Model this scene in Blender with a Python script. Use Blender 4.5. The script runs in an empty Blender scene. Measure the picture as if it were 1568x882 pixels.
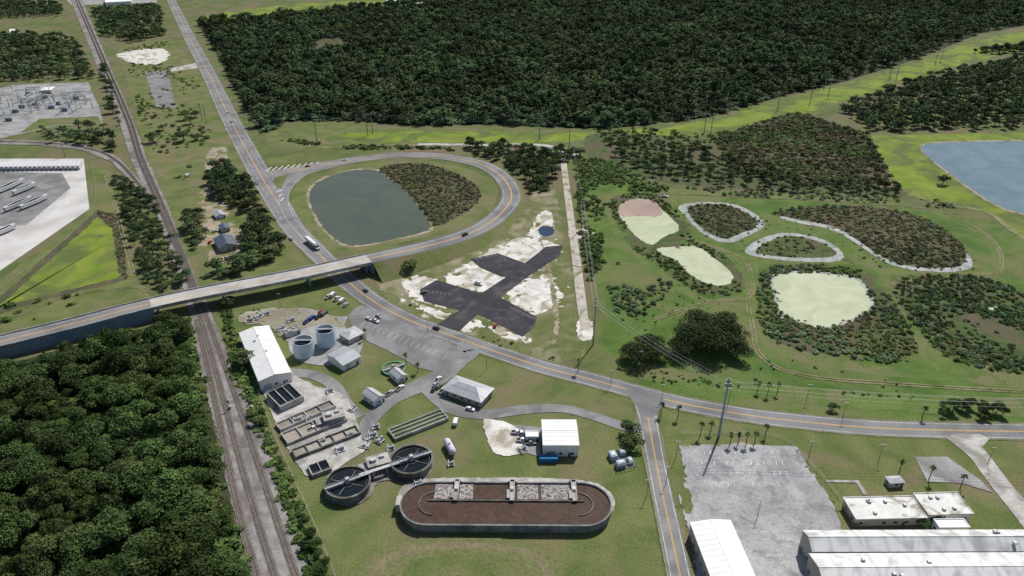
import bpy, math, random
import numpy as np
from mathutils import Vector
R=random.Random(7); NR=np.random.RandomState(5)
H=220.0; P=math.radians(29); F=1087.0; CX,CY=784,441
sc=bpy.context.scene
def G(u,v,z=0.0):
    a=(u-CX)/F; b=-(v-CY)/F
    dy=math.cos(P)+b*math.sin(P); dz=-math.sin(P)+b*math.cos(P)
    t=(H-z)/(-dz)
    return (a*t,dy*t)
def lk(o): sc.collection.objects.link(o); return o
LZ=[0.01]; ZM=[0.0]
def nz():
    LZ[0]+=0.004; ZM[0]=max(ZM[0],LZ[0]); return LZ[0]
# ---------------------------------------------------------------- materials
def nt(name):
    m=bpy.data.materials.new(name); m.use_nodes=True
    n=m.node_tree; return m,n.nodes,n.links,n.nodes['Principled BSDF']
def rgb(c): return (c[0],c[1],c[2],1)
def mixc(N,L,f,a,b,mode='MIX'):
    x=N.new('ShaderNodeMix'); x.data_type='RGBA'; x.blend_type=mode
    for s,val in ((x.inputs[0],f),(x.inputs[6],a),(x.inputs[7],b)):
        if hasattr(val,'is_output'): L.new(val,s)
        elif isinstance(val,(int,float)): s.default_value=val
        else: s.default_value=rgb(val)
    return x.outputs[2]
def noi(N,L,co,s,d=6,dist=0.0):
    x=N.new('ShaderNodeTexNoise'); x.inputs['Scale'].default_value=s; x.inputs['Detail'].default_value=d
    x.inputs['Distortion'].default_value=dist; L.new(co,x.inputs['Vector']); return x.outputs['Fac']
def mr(N,L,v,a,b,c=0,d=1):
    x=N.new('ShaderNodeMapRange'); x.inputs[1].default_value=a; x.inputs[2].default_value=b
    x.inputs[3].default_value=c; x.inputs[4].default_value=d; L.new(v,x.inputs[0]); return x.outputs[0]
def M(name,a,b,c=None,s1=.12,s2=.018,s3=1.2,fine=.25,rough=.95,bump=0,spec=.15,cr=(.45,.62),metal=0):
    m,N,L,B=nt(name); g=N.new('ShaderNodeNewGeometry').outputs['Position']
    col=mixc(N,L,mr(N,L,noi(N,L,g,s1,8,.6),.36,.64),a,b)
    if c: col=mixc(N,L,mr(N,L,noi(N,L,g,s2,9,1.0),*cr),col,c)
    f=mr(N,L,noi(N,L,g,s3,5),.25,.75,1-fine,1+fine)
    h=N.new('ShaderNodeVectorMath'); h.operation='SCALE'; L.new(col,h.inputs[0]); L.new(f,h.inputs[3])
    L.new(h.outputs[0],B.inputs['Base Color'])
    B.inputs['Roughness'].default_value=rough; B.inputs['Specular IOR Level'].default_value=spec
    B.inputs['Metallic'].default_value=metal
    if bump:
        bn=N.new('ShaderNodeBump'); bn.inputs['Strength'].default_value=bump; bn.inputs['Distance'].default_value=.5
        L.new(noi(N,L,g,s3,6),bn.inputs['Height']); L.new(bn.outputs[0],B.inputs['Normal'])
    return m
def W(name,a,b,rough=.12,sc_=.5,bump=.15,s1=.03,spec=.3):
    m,N,L,B=nt(name); g=N.new('ShaderNodeNewGeometry').outputs['Position']
    L.new(mixc(N,L,mr(N,L,noi(N,L,g,s1,6,1.5),.35,.65),a,b),B.inputs['Base Color'])
    B.inputs['Roughness'].default_value=rough; B.inputs['Specular IOR Level'].default_value=spec
    bn=N.new('ShaderNodeBump'); bn.inputs['Strength'].default_value=bump; bn.inputs['Distance'].default_value=.3
    L.new(noi(N,L,g,sc_,4),bn.inputs['Height']); L.new(bn.outputs[0],B.inputs['Normal']); return m
def leafm(name,a,b,c,tr=0,yel=(.14,.14,.05),vr=(.6,1.45),ya=.55):
    m,N,L,B=nt(name)
    at=N.new('ShaderNodeAttribute'); at.attribute_name='tone'
    oi=N.new('ShaderNodeObjectInfo'); g=N.new('ShaderNodeNewGeometry').outputs['Position']
    col=mixc(N,L,mr(N,L,at.outputs['Fac'],0,.55),a,b); col=mixc(N,L,mr(N,L,at.outputs['Fac'],.55,1),col,c)
    wn=N.new('ShaderNodeTexWhiteNoise'); wn.noise_dimensions='1D'; L.new(oi.outputs['Random'],wn.inputs['W'])
    col=mixc(N,L,mr(N,L,wn.outputs['Value'],.8,1,0,ya),col,yel)
    v=mr(N,L,oi.outputs['Random'],0,1,*vr); w=mr(N,L,noi(N,L,g,.009,5),.34,.66,.65,1.4)
    mu=N.new('ShaderNodeMath'); mu.operation='MULTIPLY'; L.new(v,mu.inputs[0]); L.new(w,mu.inputs[1])
    hs=N.new('ShaderNodeHueSaturation'); L.new(col,hs.inputs['Color']); L.new(mu.outputs[0],hs.inputs['Value'])
    L.new(mr(N,L,noi(N,L,g,.02,3),.3,.7,.475,.53),hs.inputs['Hue'])
    L.new(hs.outputs[0],B.inputs['Base Color']); B.inputs['Roughness'].default_value=.85; B.inputs['Specular IOR Level'].default_value=.06
    if tr:
        t=N.new('ShaderNodeBsdfTranslucent'); L.new(hs.outputs[0],t.inputs[0]); mx=N.new('ShaderNodeMixShader'); mx.inputs[0].default_value=tr
        L.new(B.outputs[0],mx.inputs[1]); L.new(t.outputs[0],mx.inputs[2]); L.new(mx.outputs[0],N['Material Output'].inputs[0])
    return m
def corr(name,a,b,ax='X',per=1.0,rough=.5,s=.25,lo=.4,hi=.68):
    m,N,L,B=nt(name); tc=N.new('ShaderNodeTexCoord').outputs['Object']
    w=N.new('ShaderNodeTexWave'); w.bands_direction=ax; w.inputs['Scale'].default_value=.314/per; L.new(tc,w.inputs['Vector'])
    g=N.new('ShaderNodeNewGeometry').outputs['Position']
    col=mixc(N,L,mr(N,L,noi(N,L,g,s,8,1),lo,hi),a,b)
    col=mixc(N,L,mr(N,L,w.outputs['Fac'],.75,1,0,.35),col,(a[0]*.5,a[1]*.5,a[2]*.5))
    L.new(col,B.inputs['Base Color']); B.inputs['Roughness'].default_value=rough
    return m
grass=M('grass_ground',(.078,.108,.034),(.13,.15,.052),(.155,.13,.075),s1=.05,s2=.014,fine=.4)
lawn=M('lawn_grass',(.092,.125,.036),(.15,.165,.062),(.175,.15,.085),s1=.06,s2=.025,fine=.3,cr=(.48,.66))
gbright=M('bright_grass',(.13,.20,.022),(.21,.25,.042),(.10,.13,.04),s1=.06,s2=.025,fine=.3,cr=(.45,.6))
meadow=M('meadow_grass',(.058,.112,.022),(.105,.16,.038),(.14,.15,.06),s1=.05,s2=.022,fine=.4)
berm=M('berm_grass',(.08,.135,.03),(.125,.172,.048),(.15,.15,.07),s1=.08,s2=.04,fine=.35)
weed=M('weed_ground',(.048,.075,.025),(.09,.12,.042),(.105,.09,.055),s1=.15,s2=.04,fine=.5)
brownm=M('dry_marsh',(.075,.068,.04),(.12,.10,.06),(.06,.08,.032),s1=.1,s2=.03,fine=.5)
dirt=M('dirt',(.28,.23,.165),(.38,.32,.25),(.14,.14,.06),s1=.2,s2=.08,fine=.2)
pinkd=M('dirt_track_soil',(.40,.36,.31),(.50,.46,.41),(.2,.19,.1),s1=.2,s2=.1,fine=.2,cr=(.52,.66))
sand=M('pale_sand',(.52,.49,.45),(.68,.66,.62),(.33,.30,.22),s1=.12,s2=.09,fine=.18,cr=(.5,.62))
asph=M('weathered_asphalt',(.20,.20,.20),(.26,.26,.255),(.16,.16,.16),s1=.1,s2=.05,fine=.12)
asphr=M('road_asphalt',(.19,.19,.195),(.235,.235,.235),(.15,.15,.155),s1=.05,s2=.03,fine=.1)
asphn=M('fresh_asphalt',(.040,.038,.046),(.055,.053,.060),(.085,.08,.08),s2=.08,fine=.15,cr=(.52,.68))
lot=M('worn_lot_pavement',(.27,.27,.27),(.35,.35,.345),(.20,.20,.195),s1=.1,s2=.06,fine=.2,cr=(.47,.65))
conc=M('concrete',(.38,.365,.34),(.50,.48,.45),(.26,.245,.22),s1=.2,s2=.09,fine=.15)
conyard=M('concrete_yard',(.50,.48,.46),(.58,.57,.55),(.40,.38,.36),s1=.05,s2=.02,fine=.08)
concd=M('dark_concrete',(.17,.16,.15),(.25,.24,.22),(.10,.095,.085),s1=.3,s2=.1,fine=.2)
wallc=M('retaining_wall_concrete',(.20,.26,.34),(.26,.32,.40),None,fine=.15)
ballast=M('ballast',(.20,.185,.175),(.30,.285,.27),(.15,.135,.125),s1=.25,s2=.05,s3=3,fine=.3)
sleeper=M('sleeper_wood',(.11,.095,.085),(.18,.16,.145),None)
rail=M('rail_steel',(.24,.18,.14),(.32,.26,.22),None,rough=.5,metal=.3)
white=M('white_paint',(.72,.72,.70),(.80,.80,.79),None,fine=.05,rough=.6)
yellow=M('yellow_paint',(.62,.34,.07),(.70,.42,.12),None,fine=.1)
wline=M('worn_white_line',(.58,.58,.57),(.70,.70,.69),(.36,.36,.35),s1=.5,s2=.2,fine=.1)
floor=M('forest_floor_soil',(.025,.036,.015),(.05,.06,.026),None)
wpond=W('pond_water',(.070,.090,.066),(.088,.104,.074),rough=.2,bump=.06,spec=.12)
wlake=W('lake_water',(.08,.14,.17),(.12,.18,.21),rough=.22,sc_=.18,bump=2.0,spec=.3)
wpale=W('algae_pond_water',(.36,.40,.25),(.45,.48,.33),rough=.5,bump=.05,s1=.05,spec=.1)
wpink=W('pink_pond_water',(.28,.20,.17),(.36,.27,.21),rough=.5,bump=.05,spec=.1)
wgray=W('gray_marsh_water',(.17,.185,.165),(.33,.35,.34),rough=.5,bump=.1,s1=.09,spec=.15)
wdark=W('clarifier_water',(.008,.012,.016),(.016,.022,.028),rough=.15,bump=.05,spec=.15)
wbrown=W('aeration_basin_water',(.060,.036,.027),(.085,.055,.042),rough=.6,bump=.3,s1=.2,spec=.08)
foam=M('aeration_foam',(.10,.085,.075),(.42,.40,.38),None,s1=.9,s3=2.5,fine=.3)
wgreen=W('contact_basin_water',(.09,.14,.05),(.13,.18,.07),rough=.3,bump=.05,s1=.2)
wdeep=W('blue_pond_water',(.02,.04,.08),(.03,.06,.11),rough=.1,spec=.2)
glass=M('dark_glass',(.02,.025,.03),(.03,.035,.04),None,rough=.1,spec=.6)
tyre=M('tyre_rubber',(.02,.02,.02),(.03,.03,.03),None)
steel=M('galvanised_steel',(.40,.41,.42),(.50,.51,.52),None,rough=.5,metal=.1)
darkst=M('dark_steel',(.05,.05,.055),(.09,.09,.095),None,rough=.6)
wood=M('pole_wood',(.16,.13,.11),(.22,.19,.165),None)
bark=M('tree_bark',(.09,.075,.06),(.15,.13,.11),None)
leafA=leafm('woodland_foliage',(.036,.064,.021),(.072,.112,.033),(.125,.165,.058),.1,vr=(.6,1.35),yel=(.12,.125,.05),ya=.35)
leafO=leafm('live_oak_foliage',(.022,.036,.014),(.042,.060,.023),(.07,.09,.036))
leafB=leafm('forest_foliage',(.038,.066,.028),(.068,.105,.044),(.115,.15,.068))
leafC=leafm('shrub_foliage',(.05,.085,.025),(.085,.13,.038),(.135,.175,.062))
leafD=leafm('reed_foliage',(.07,.065,.036),(.115,.10,.058),(.16,.14,.085),yel=(.10,.13,.05))
leafE=leafm('willow_foliage',(.07,.115,.058),(.11,.165,.085),(.16,.215,.13))
# ---------------------------------------------------------------- mesh utils
def mesh(name,v,f,mats,fm=None,parent=None,loc=(0,0,0),rz=0,smooth=False):
    me=bpy.data.meshes.new(name); me.from_pydata(v,[],f)
    for m in mats: me.materials.append(m)
    if fm is not None: me.polygons.foreach_set('material_index',fm)
    if smooth: me.polygons.foreach_set('use_smooth',[True]*len(f))
    me.update(); o=lk(bpy.data.objects.new(name,me)); o.location=loc; o.rotation_euler=(0,0,rz)
    if parent: o.parent=parent
    return o
def empty(name,loc=(0,0,0),rz=0):
    o=lk(bpy.data.objects.new(name,None)); o.location=loc; o.rotation_euler=(0,0,rz); o.empty_display_size=1; return o
class MB:
    def __init__(s): s.v=[];s.f=[];s.m=[]
    def add(s,v,f,m):
        n=len(s.v); s.v+=[tuple(p) for p in v]; s.f+=[tuple(i+n for i in q) for q in f]; s.m+=[m]*len(f)
    def box(s,c,d,m=0,rz=0,top=1.0):
        x,y,z=[q/2 for q in d]; co,si=math.cos(rz),math.sin(rz); V=[]
        for zz,k in ((-z,1),(z,top)):
            for px,py in ((-x,-y),(x,-y),(x,y),(-x,y)):
                px*=k;py*=k; V.append((c[0]+px*co-py*si,c[1]+px*si+py*co,c[2]+zz))
        s.add(V,[(3,2,1,0),(4,5,6,7),(0,1,5,4),(1,2,6,5),(2,3,7,6),(3,0,4,7)],m)
    def cyl(s,a,b,r,m=0,n=12,r2=None,cap=True):
        a=Vector(a);b=Vector(b); r2=r if r2 is None else r2; d=(b-a).normalized()
        t=d.orthogonal().normalized(); q=d.cross(t); V=[];
        for c,rr in ((a,r),(b,r2)):
            for i in range(n):
                g=2*math.pi*i/n; V.append(c+t*math.cos(g)*rr+q*math.sin(g)*rr)
        Fs=[(i,(i+1)%n,n+(i+1)%n,n+i) for i in range(n)]
        if cap: Fs+=[tuple(range(n-1,-1,-1)),tuple(range(n,2*n))]
        s.add(V,Fs,m)
    def ring(s,po,pi,z0,z1,m=0):
        n=len(po); V=[(x,y,z0) for x,y in po]+[(x,y,z1) for x,y in po]+[(x,y,z1) for x,y in pi]+[(x,y,z0) for x,y in pi]
        Fs=[]
        for i in range(n):
            j=(i+1)%n
            Fs+=[(i,j,n+j,n+i),(n+i,n+j,2*n+j,2*n+i),(2*n+i,2*n+j,3*n+j,3*n+i)]
        s.add(V,Fs,m)
    def prof(s,pts,y0,y1,m=0):
        n=len(pts); V=[(x,y0,z) for x,z in pts]+[(x,y1,z) for x,z in pts]
        s.add(V,[tuple(range(n)),tuple(range(2*n-1,n-1,-1))]+[((i+1)%n,i,n+i,n+(i+1)%n) for i in range(n)],m)
    def obj(s,name,mats,loc=(0,0,0),rz=0,parent=None): return mesh(name,s.v,s.f,mats,s.m,parent,loc,rz)
def chaikin(p,k):
    for _ in range(k):
        q=[]
        for i in range(len(p)):
            a=p[i];b=p[(i+1)%len(p)]
            q+=[(a[0]*.75+b[0]*.25,a[1]*.75+b[1]*.25),(a[0]*.25+b[0]*.75,a[1]*.25+b[1]*.75)]
        p=q
    return p
def wp(px,sm=0,jit=0.0,z=0):
    p=[G(u,v,z) for u,v in px]; p=chaikin(p,sm) if sm else p
    if jit:
        q=[]; step=max(jit*1.2,1.5)
        for i in range(len(p)):
            a=Vector(p[i]);b=Vector(p[(i+1)%len(p)]); n=max(1,min(40,int((b-a).length/step)))
            for k in range(n):
                c=a.lerp(b,k/n); q.append((c.x+R.gauss(0,jit*.5),c.y+R.gauss(0,jit*.5)))
        p=q
    return p
def region(name,px,mat,sm=0,jit=0.0,z=None):
    p=wp(px,sm,jit); z=nz() if z is None else z
    ar=sum(p[i][0]*p[(i+1)%len(p)][1]-p[(i+1)%len(p)][0]*p[i][1] for i in range(len(p)))
    if ar<0: p=p[::-1]
    return mesh(name,[(x,y,z) for x,y in p],[tuple(range(len(p)))],[mat])
def blobs(name,pxs,mat,sp,r0,r1,edge=True,spread=3.0,n=60):
    m=MB(); z=nz(); k=0
    for px in pxs:
        p=wp(px,0); pts=[]
        if edge:
            for i in range(len(p)):
                a=Vector(p[i]);b=Vector(p[(i+1)%len(p)]); c=max(1,int((b-a).length/sp))
                for j in range(c):
                    q=a.lerp(b,(j+R.random())/c); pts.append((q.x+R.gauss(0,spread),q.y+R.gauss(0,spread)))
        else:
            a=np.array(p); x0,y0=a.min(0);x1,y1=a.max(0)
            X=NR.uniform(x0,x1,n*4);Y=NR.uniform(y0,y1,n*4); kk=pip(X,Y,p); pts=list(zip(X[kk],Y[kk]))[:n]
        for x,y in pts:
            r=r0+(r1-r0)*R.random()**2; st=R.uniform(.4,1.6); an=R.random()*3.14; ph=[R.random()*6 for _ in range(4)]; V=[]
            for i in range(26):
                t=i/26*6.2832; rr=r*(1+.3*math.sin(2*t+ph[0])+.22*math.sin(3*t+ph[1])+.15*math.sin(7*t+ph[2])+.12*math.sin(11*t+ph[3]))
                u_=rr*math.cos(t)*st; w_=rr*math.sin(t); V.append((x+u_*math.cos(an)-w_*math.sin(an),y+u_*math.sin(an)+w_*math.cos(an),z+(k%60)*.0004))
            m.add(V,[tuple(range(26))],0); k+=1
    LZ[0]+=min(k,60)*.0004; m.obj(name,[mat])
def path(cps,w,n=10,z=0):
    pts=[]
    for c in cps:
        zz=c[2] if len(c)>2 else z; x,y=G(c[0],c[1],zz); pts.append(Vector((x,y,zz)))
    ws=w if isinstance(w,(list,tuple)) else [w]*len(cps)
    C=[];Wd=[]
    for i in range(len(pts)-1):
        p0=pts[max(i-1,0)];p1=pts[i];p2=pts[i+1];p3=pts[min(i+2,len(pts)-1)]
        for k in range(n+(1 if i==len(pts)-2 else 0)):
            t=k/n
            C.append(.5*((2*p1)+(p2-p0)*t+(2*p0-5*p1+4*p2-p3)*t*t+(3*p1-p0-3*p2+p3)*t**3)); Wd.append(ws[i]*(1-t)+ws[i+1]*t)
    Nn=[]
    for i in range(len(C)):
        d=C[min(i+1,len(C)-1)]-C[max(i-1,0)]; d.z=0; d.normalize(); Nn.append(Vector((-d.y,d.x,0)))
    return C,Nn,Wd
def strip(mb,pa,a,b,z,m=0,dash=None,rel=False,zf=None):
    C,Nn,Wd=pa; acc=0; V=[];Fs=[]
    for i in range(len(C)):
        fa=a*Wd[i]/2 if rel else a; fb=b*Wd[i]/2 if rel else b
        V+=[C[i]+Nn[i]*fa+Vector((0,0,z)),C[i]+Nn[i]*fb+Vector((0,0,z))]
    for i in range(len(C)-1):
        L=(C[i+1]-C[i]).length; acc+=L
        if dash and (acc%dash[0])>dash[1]: continue
        Fs.append((2*i,2*i+1,2*i+3,2*i+2) if b<a else (2*i,2*i+2,2*i+3,2*i+1)[::1])
    mb.add(V,Fs,m)
def edgestrips(mb,pa,inset,wd,z,m,sides=(1,-1)):
    C,Nn,Wd=pa
    for s in sides:
        V=[];Fs=[]
        for i in range(len(C)):
            e=Wd[i]/2-inset
            V+=[C[i]+Nn[i]*s*e+Vector((0,0,z)),C[i]+Nn[i]*s*(e-wd)+Vector((0,0,z))]
        Fs=[(2*i,2*i+1,2*i+3,2*i+2) for i in range(len(C)-1)]
        mb.add(V,Fs,m)
def road(name,cps,w,mat=None,center=True,edge=.5,n=10,z=None,cw=.25,shoulder=None):
    pa=path(cps,w,n); mb=MB()
    if shoulder:
        ms=MB(); strip(ms,(pa[0],pa[1],[q+2.2+R.uniform(-.6,.6) for q in pa[2]]),-1,1,nz(),0,rel=True); ms.obj(name+'_shoulder',[shoulder])
    z=nz() if z is None else z; strip(mb,pa,-1,1,z,0,rel=True)
    z2=nz()
    if center: strip(mb,pa,-.12-cw,-.12,z2,1); strip(mb,pa,.12,.12+cw,z2,1)
    if edge: edgestrips(mb,pa,edge,.22,z2,2)
    mb.obj(name,[mat or asphr,yellow,wline]); return pa
def pip(x,y,p):
    ins=np.zeros(len(x),bool); n=len(p); j=n-1
    for i in range(n):
        xi,yi=p[i];xj,yj=p[j]
        if yi!=yj:
            c=((yi>y)!=(yj>y))&(x<(xj-xi)*(y-yi)/(yj-yi)+xi); ins^=c
        j=i
    return ins
# ---------------------------------------------------------------- vegetation prototypes
def proto(name,leaf,Rr,Hh,nf,ls,trunk=True,nl=10,zb=.3,squash=.8,seed=0,up=.35):
    r=np.random.RandomState(seed); V=[];Fs=[];mi=[];tone=[]
    th=r.rand(nl)*2*np.pi; rd=Rr*.68*np.sqrt(r.rand(nl)); rd[0]=0
    lr=Rr*(.24+.28*r.rand(nl)); cz=Hh*(zb+(1-zb)*(.35+.45*(1-rd/Rr)*(.6+.4*r.rand(nl))))
    cx=rd*np.cos(th); cy=rd*np.sin(th); lt=r.rand(nl)
    li=r.choice(nl,nf,p=lr**2/np.sum(lr**2)); d=r.normal(size=(nf,3)); d/=np.linalg.norm(d,axis=1)[:,None]
    d[:,2]=np.where(d[:,2]<-.35,-d[:,2],d[:,2]); rr=lr[li]*(.68+.45*r.rand(nf))
    p=np.stack([cx[li]+d[:,0]*rr,cy[li]+d[:,1]*rr,cz[li]+d[:,2]*rr*squash],1)
    p[:,2]=np.clip(p[:,2],ls*.2,None)
    nrm=d*.8+r.normal(size=(nf,3))*.5; nrm[:,2]+=up; nrm/=np.linalg.norm(nrm,axis=1)[:,None]
    t=np.cross(nrm,r.normal(size=(nf,3))); t/=np.linalg.norm(t,axis=1)[:,None]; b=np.cross(nrm,t)
    s=ls*(.4+.9*r.rand(nf))[:,None]*.5; s2=s*(.5+.6*r.rand(nf))[:,None]
    q=np.stack([p-t*s,p-b*s2+nrm*s*.3,p+t*s*.9,p+b*s2-nrm*s*.2],1).reshape(-1,3)
    V=[tuple(x) for x in q]; Fs=[(4*i,4*i+1,4*i+2,4*i+3) for i in range(nf)]; mi=[0]*nf
    tn=np.clip(.35*r.rand(nf)+.5*lt[li]+.15*r.rand(nf),0,1); tone=list(np.repeat(tn,4))
    if trunk:
        mb=MB(); zt=Hh*zb+Hh*.25; mb.cyl((0,0,-.3),(0,0,zt),Rr*.07,0,7,Rr*.04,False)
        for i in range(min(5,nl)):
            mb.cyl((0,0,zt*.6),(cx[i]*.8,cy[i]*.8,cz[i]),Rr*.035,0,5,Rr*.012,False)
        n=len(V); V+=mb.v; Fs+=[tuple(k+n for k in f) for f in mb.f]; mi+=[1]*len(mb.f); tone+=[0]*len(mb.v)
    me=bpy.data.meshes.new(name); me.from_pydata(V,[],Fs); me.materials.append(leaf); me.materials.append(bark)
    me.polygons.foreach_set('material_index',mi); a=me.attributes.new('tone','FLOAT','POINT'); a.data.foreach_set('value',tone)
    me.update(); return me
def pcoll(name,meshes):
    c=bpy.data.collections.new(name)
    for i,m in enumerate(meshes): c.objects.link(bpy.data.objects.new(m.name,m))
    return c
cFar=pcoll('forest_tree_set',[proto('broadleaf_tree',leafB,5.5,10,300,1.6,True,9,.2,seed=i,up=.8) for i in range(8)])
nearT=[proto('broadleaf_tree_detailed',leafA,5.5,12,1600,.8,True,16,.25,seed=20+i) for i in range(8)]
cNear=pcoll('dense_tree_set',nearT)
midT=[proto('broadleaf_tree_medium',leafB,5.5,10,650,1.15,True,11,.2,seed=30+i,up=.5) for i in range(6)]
cMid=pcoll('medium_tree_set',midT)
cBush=pcoll('shrub_set',[proto('shrub',leafC,1.9,1.0,70,.85,False,5,.0,.5,seed=40+i,up=1.0) for i in range(6)])
cReed=pcoll('reed_set',[proto('reed_clump',leafD,2.0,.8,60,.85,False,5,.0,.45,seed=50+i,up=1.0) for i in range(6)])
cWil=pcoll('willow_set',[proto('willow_shrub',leafE,2.3,1.3,90,.85,False,6,.0,.55,seed=60+i,up=.9) for i in range(6)])
oakM=[proto('oak_crown',leafO,5.5,10,3600,.5,True,18,.2,seed=80+i) for i in range(4)]
def scatter(name,polys,coll,sp,smin,smax,ex=(),dens=1.0,sm=0,noise_cut=None,power=1.0):
    X=[];Y=[]
    for px in polys:
        p=wp(px,sm); a=np.array(p); x0,y0=a.min(0);x1,y1=a.max(0)
        gx,gy=np.meshgrid(np.arange(x0,x1,sp),np.arange(y0,y1,sp)); gx=gx.ravel();gy=gy.ravel()
        gx=gx+NR.uniform(-.65,.65,len(gx))*sp; gy=gy+NR.uniform(-.65,.65,len(gy))*sp
        k=pip(gx,gy,p)
        if dens<1: k&=NR.rand(len(gx))<dens
        for e in ex: k&=~pip(gx,gy,e)
        if noise_cut:
            f,th=noise_cut; ph=NR.rand(6)*6
            nval=np.sin(gx*f+ph[0]+2*np.sin(gy*f*.7+ph[1]))+np.sin(gy*f*1.3+ph[2]+2*np.sin(gx*f*.8+ph[3]))+NR.normal(size=len(gx))*.5
            k&=nval>th
        X.append(gx[k]);Y.append(gy[k])
    X=np.concatenate(X);Y=np.concatenate(Y); n=len(X)
    me=bpy.data.meshes.new(name); me.vertices.add(n)
    me.vertices.foreach_set('co',np.stack([X,Y,np.full(n,.05)],1).ravel())
    s=smin+(smax-smin)*NR.rand(n)**power; sv=np.stack([s*NR.uniform(.85,1.2,n),s*NR.uniform(.85,1.2,n),s*NR.uniform(.7,1.2,n)],1)
    a=me.attributes.new('sv','FLOAT_VECTOR','POINT'); a.data.foreach_set('vector',sv.ravel())
    rv=np.stack([np.zeros(n),np.zeros(n),NR.rand(n)*6.28],1)
    a=me.attributes.new('rv','FLOAT_VECTOR','POINT'); a.data.foreach_set('vector',rv.ravel())
    a=me.attributes.new('ix','INT','POINT'); a.data.foreach_set('value',NR.randint(0,len(coll.objects),n))
    me.update(); o=lk(bpy.data.objects.new(name,me))
    ng=bpy.data.node_groups.new(name+'_nodes','GeometryNodeTree')
    ng.interface.new_socket('Geometry',in_out='INPUT',socket_type='NodeSocketGeometry')
    ng.interface.new_socket('Geometry',in_out='OUTPUT',socket_type='NodeSocketGeometry')
    N=ng.nodes;L=ng.links; i=N.new('NodeGroupInput');ou=N.new('NodeGroupOutput'); ip=N.new('GeometryNodeInstanceOnPoints')
    ci=N.new('GeometryNodeCollectionInfo'); ci.inputs['Collection'].default_value=coll; ci.inputs['Separate Children'].default_value=True; ci.inputs['Reset Children'].default_value=True
    def na(t,nm):
        q=N.new('GeometryNodeInputNamedAttribute'); q.data_type=t; q.inputs['Name'].default_value=nm
        return [z for z in q.outputs if z.enabled and z.name=='Attribute'][0]
    er=N.new('FunctionNodeEulerToRotation'); L.new(na('FLOAT_VECTOR','rv'),er.inputs[0])
    L.new(i.outputs[0],ip.inputs['Points']); L.new(ci.outputs[0],ip.inputs['Instance']); ip.inputs['Pick Instance'].default_value=True
    L.new(na('INT','ix'),ip.inputs['Instance Index']); L.new(er.outputs[0],ip.inputs['Rotation']); L.new(na('FLOAT_VECTOR','sv'),ip.inputs['Scale'])
    L.new(ip.outputs[0],ou.inputs[0]); md=o.modifiers.new('scatter','NODES'); md.node_group=ng
    return o
def tree(name,u,v,r,h=None,me=None):
    x,y=G(u,v); me=me or R.choice(midT); o=lk(bpy.data.objects.new(name,me)); o.location=(x,y,0)
    s=r/5.5; o.scale=(s,s,(h/11.0) if h else s); o.rotation_euler=(0,0,R.random()*6.28); return o
# ================================================================ GROUND
mesh('ground',[(-6000,-300,0),(6000,-300,0),(6000,9000,0),(-6000,9000,0)],[(0,1,2,3)],[grass])
region('corridor_grass',[(395,205),(470,190),(700,198),(900,200),(940,208),(860,222),(640,220),(500,225),(420,222)],lawn,1,4)
region('corridor_grass',[(480,206),(600,202),(700,200),(900,203),(920,210),(860,219),(640,217),(510,219)],gbright,1,4)
region('power_line_corridor_grass',[(900,203),(1080,190),(1190,155),(1290,130),(1400,98),(1490,62),(1700,20),(1700,45),(1560,75),(1440,110),(1300,152),(1200,182),(1100,207),(930,215)],gbright,1,5)
region('field_grass',[(300,25),(420,8),(620,-4),(600,12),(500,18),(420,25),(340,32)],gbright,1,5)
region('meadow',[(880,250),(925,275),(1050,290),(1300,300),(1400,320),(1568,350),(1750,400),(1750,660),(1400,648),(1200,632),(1030,608),(960,590),(925,540),(915,440),(890,330)],meadow,0,2)
region('lake_bank_grass',[(1335,208),(1568,203),(1750,203),(1750,480),(1568,370),(1520,330),(1400,300),(1350,260)],gbright,0,3)
region('roadside_lawn',[(1030,618),(1200,655),(1450,670),(1430,690),(1225,690),(1180,662),(1040,660)],lawn,0,1)
region('plant_lawn',[(330,470),(420,455),(520,430),(560,450),(620,485),(700,518),(780,548),(965,600),(985,640),(1030,890),(1030,960),(480,960),(395,700)],lawn)
region('east_lawn',[(1010,620),(1460,672),(1700,680),(1700,900),(1055,900)],lawn)
region('scrub_land',[(180,70),(262,60),(300,100),(345,190),(395,290),(440,370),(480,410),(300,440),(225,240)],lawn,0,2)
region('side_verge_grass',[(0,430),(135,325),(140,250),(170,262),(205,420),(230,455),(0,515)],lawn,0,1)
BASE=LZ[0]
POND=[(470,298),(488,276),(530,262),(572,258),(600,275),(630,300),(655,335),(662,350),(640,358),(600,367),(560,375),(530,377),(505,360),(485,335)]
MARSH=[(575,257),(610,250),(650,250),(700,265),(732,285),(738,305),(715,325),(668,350),(655,335),(630,300),(600,275)]
region('loop_lawn',[(440,300),(460,278),(520,255),(600,246),(680,248),(740,265),(762,295),(755,325),(710,350),(640,366),(520,392),(470,362)],lawn,1)
region('pond_bank',[(465,298),(485,274),(530,260),(574,256),(605,273),(635,300),(661,335),(667,352),(645,360.5),(600,369),(560,377.5),(527,379),(501,361),(480,335)],dirt,1,.6)
region('pond',POND,wpond,1,.8)
region('pond_marsh',MARSH,brownm,1,1)
region('concrete_yard',[(-80,243),(128,243),(137,320),(-80,470)],conyard)
region('yard_asphalt',[(-80,262),(95,265),(108,288),(40,345),(-80,350)],asph)
region('basin_bank',[(-60,500),(0,455),(150,322),(185,330),(195,428),(60,462)],brownm,0,1)
region('basin_grass',[(-60,505),(10,460),(150,332),(172,350),(183,425),(60,455),(0,470)],gbright,0,1)
region('substation_gravel',[(-60,150),(20,130),(135,126),(152,165),(158,190),(90,192),(0,212),(-60,220)],lot,0,1)
region('substation_grass',[(60,182),(150,178),(156,189),(92,191),(30,204)],lawn,0,1)
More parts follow.
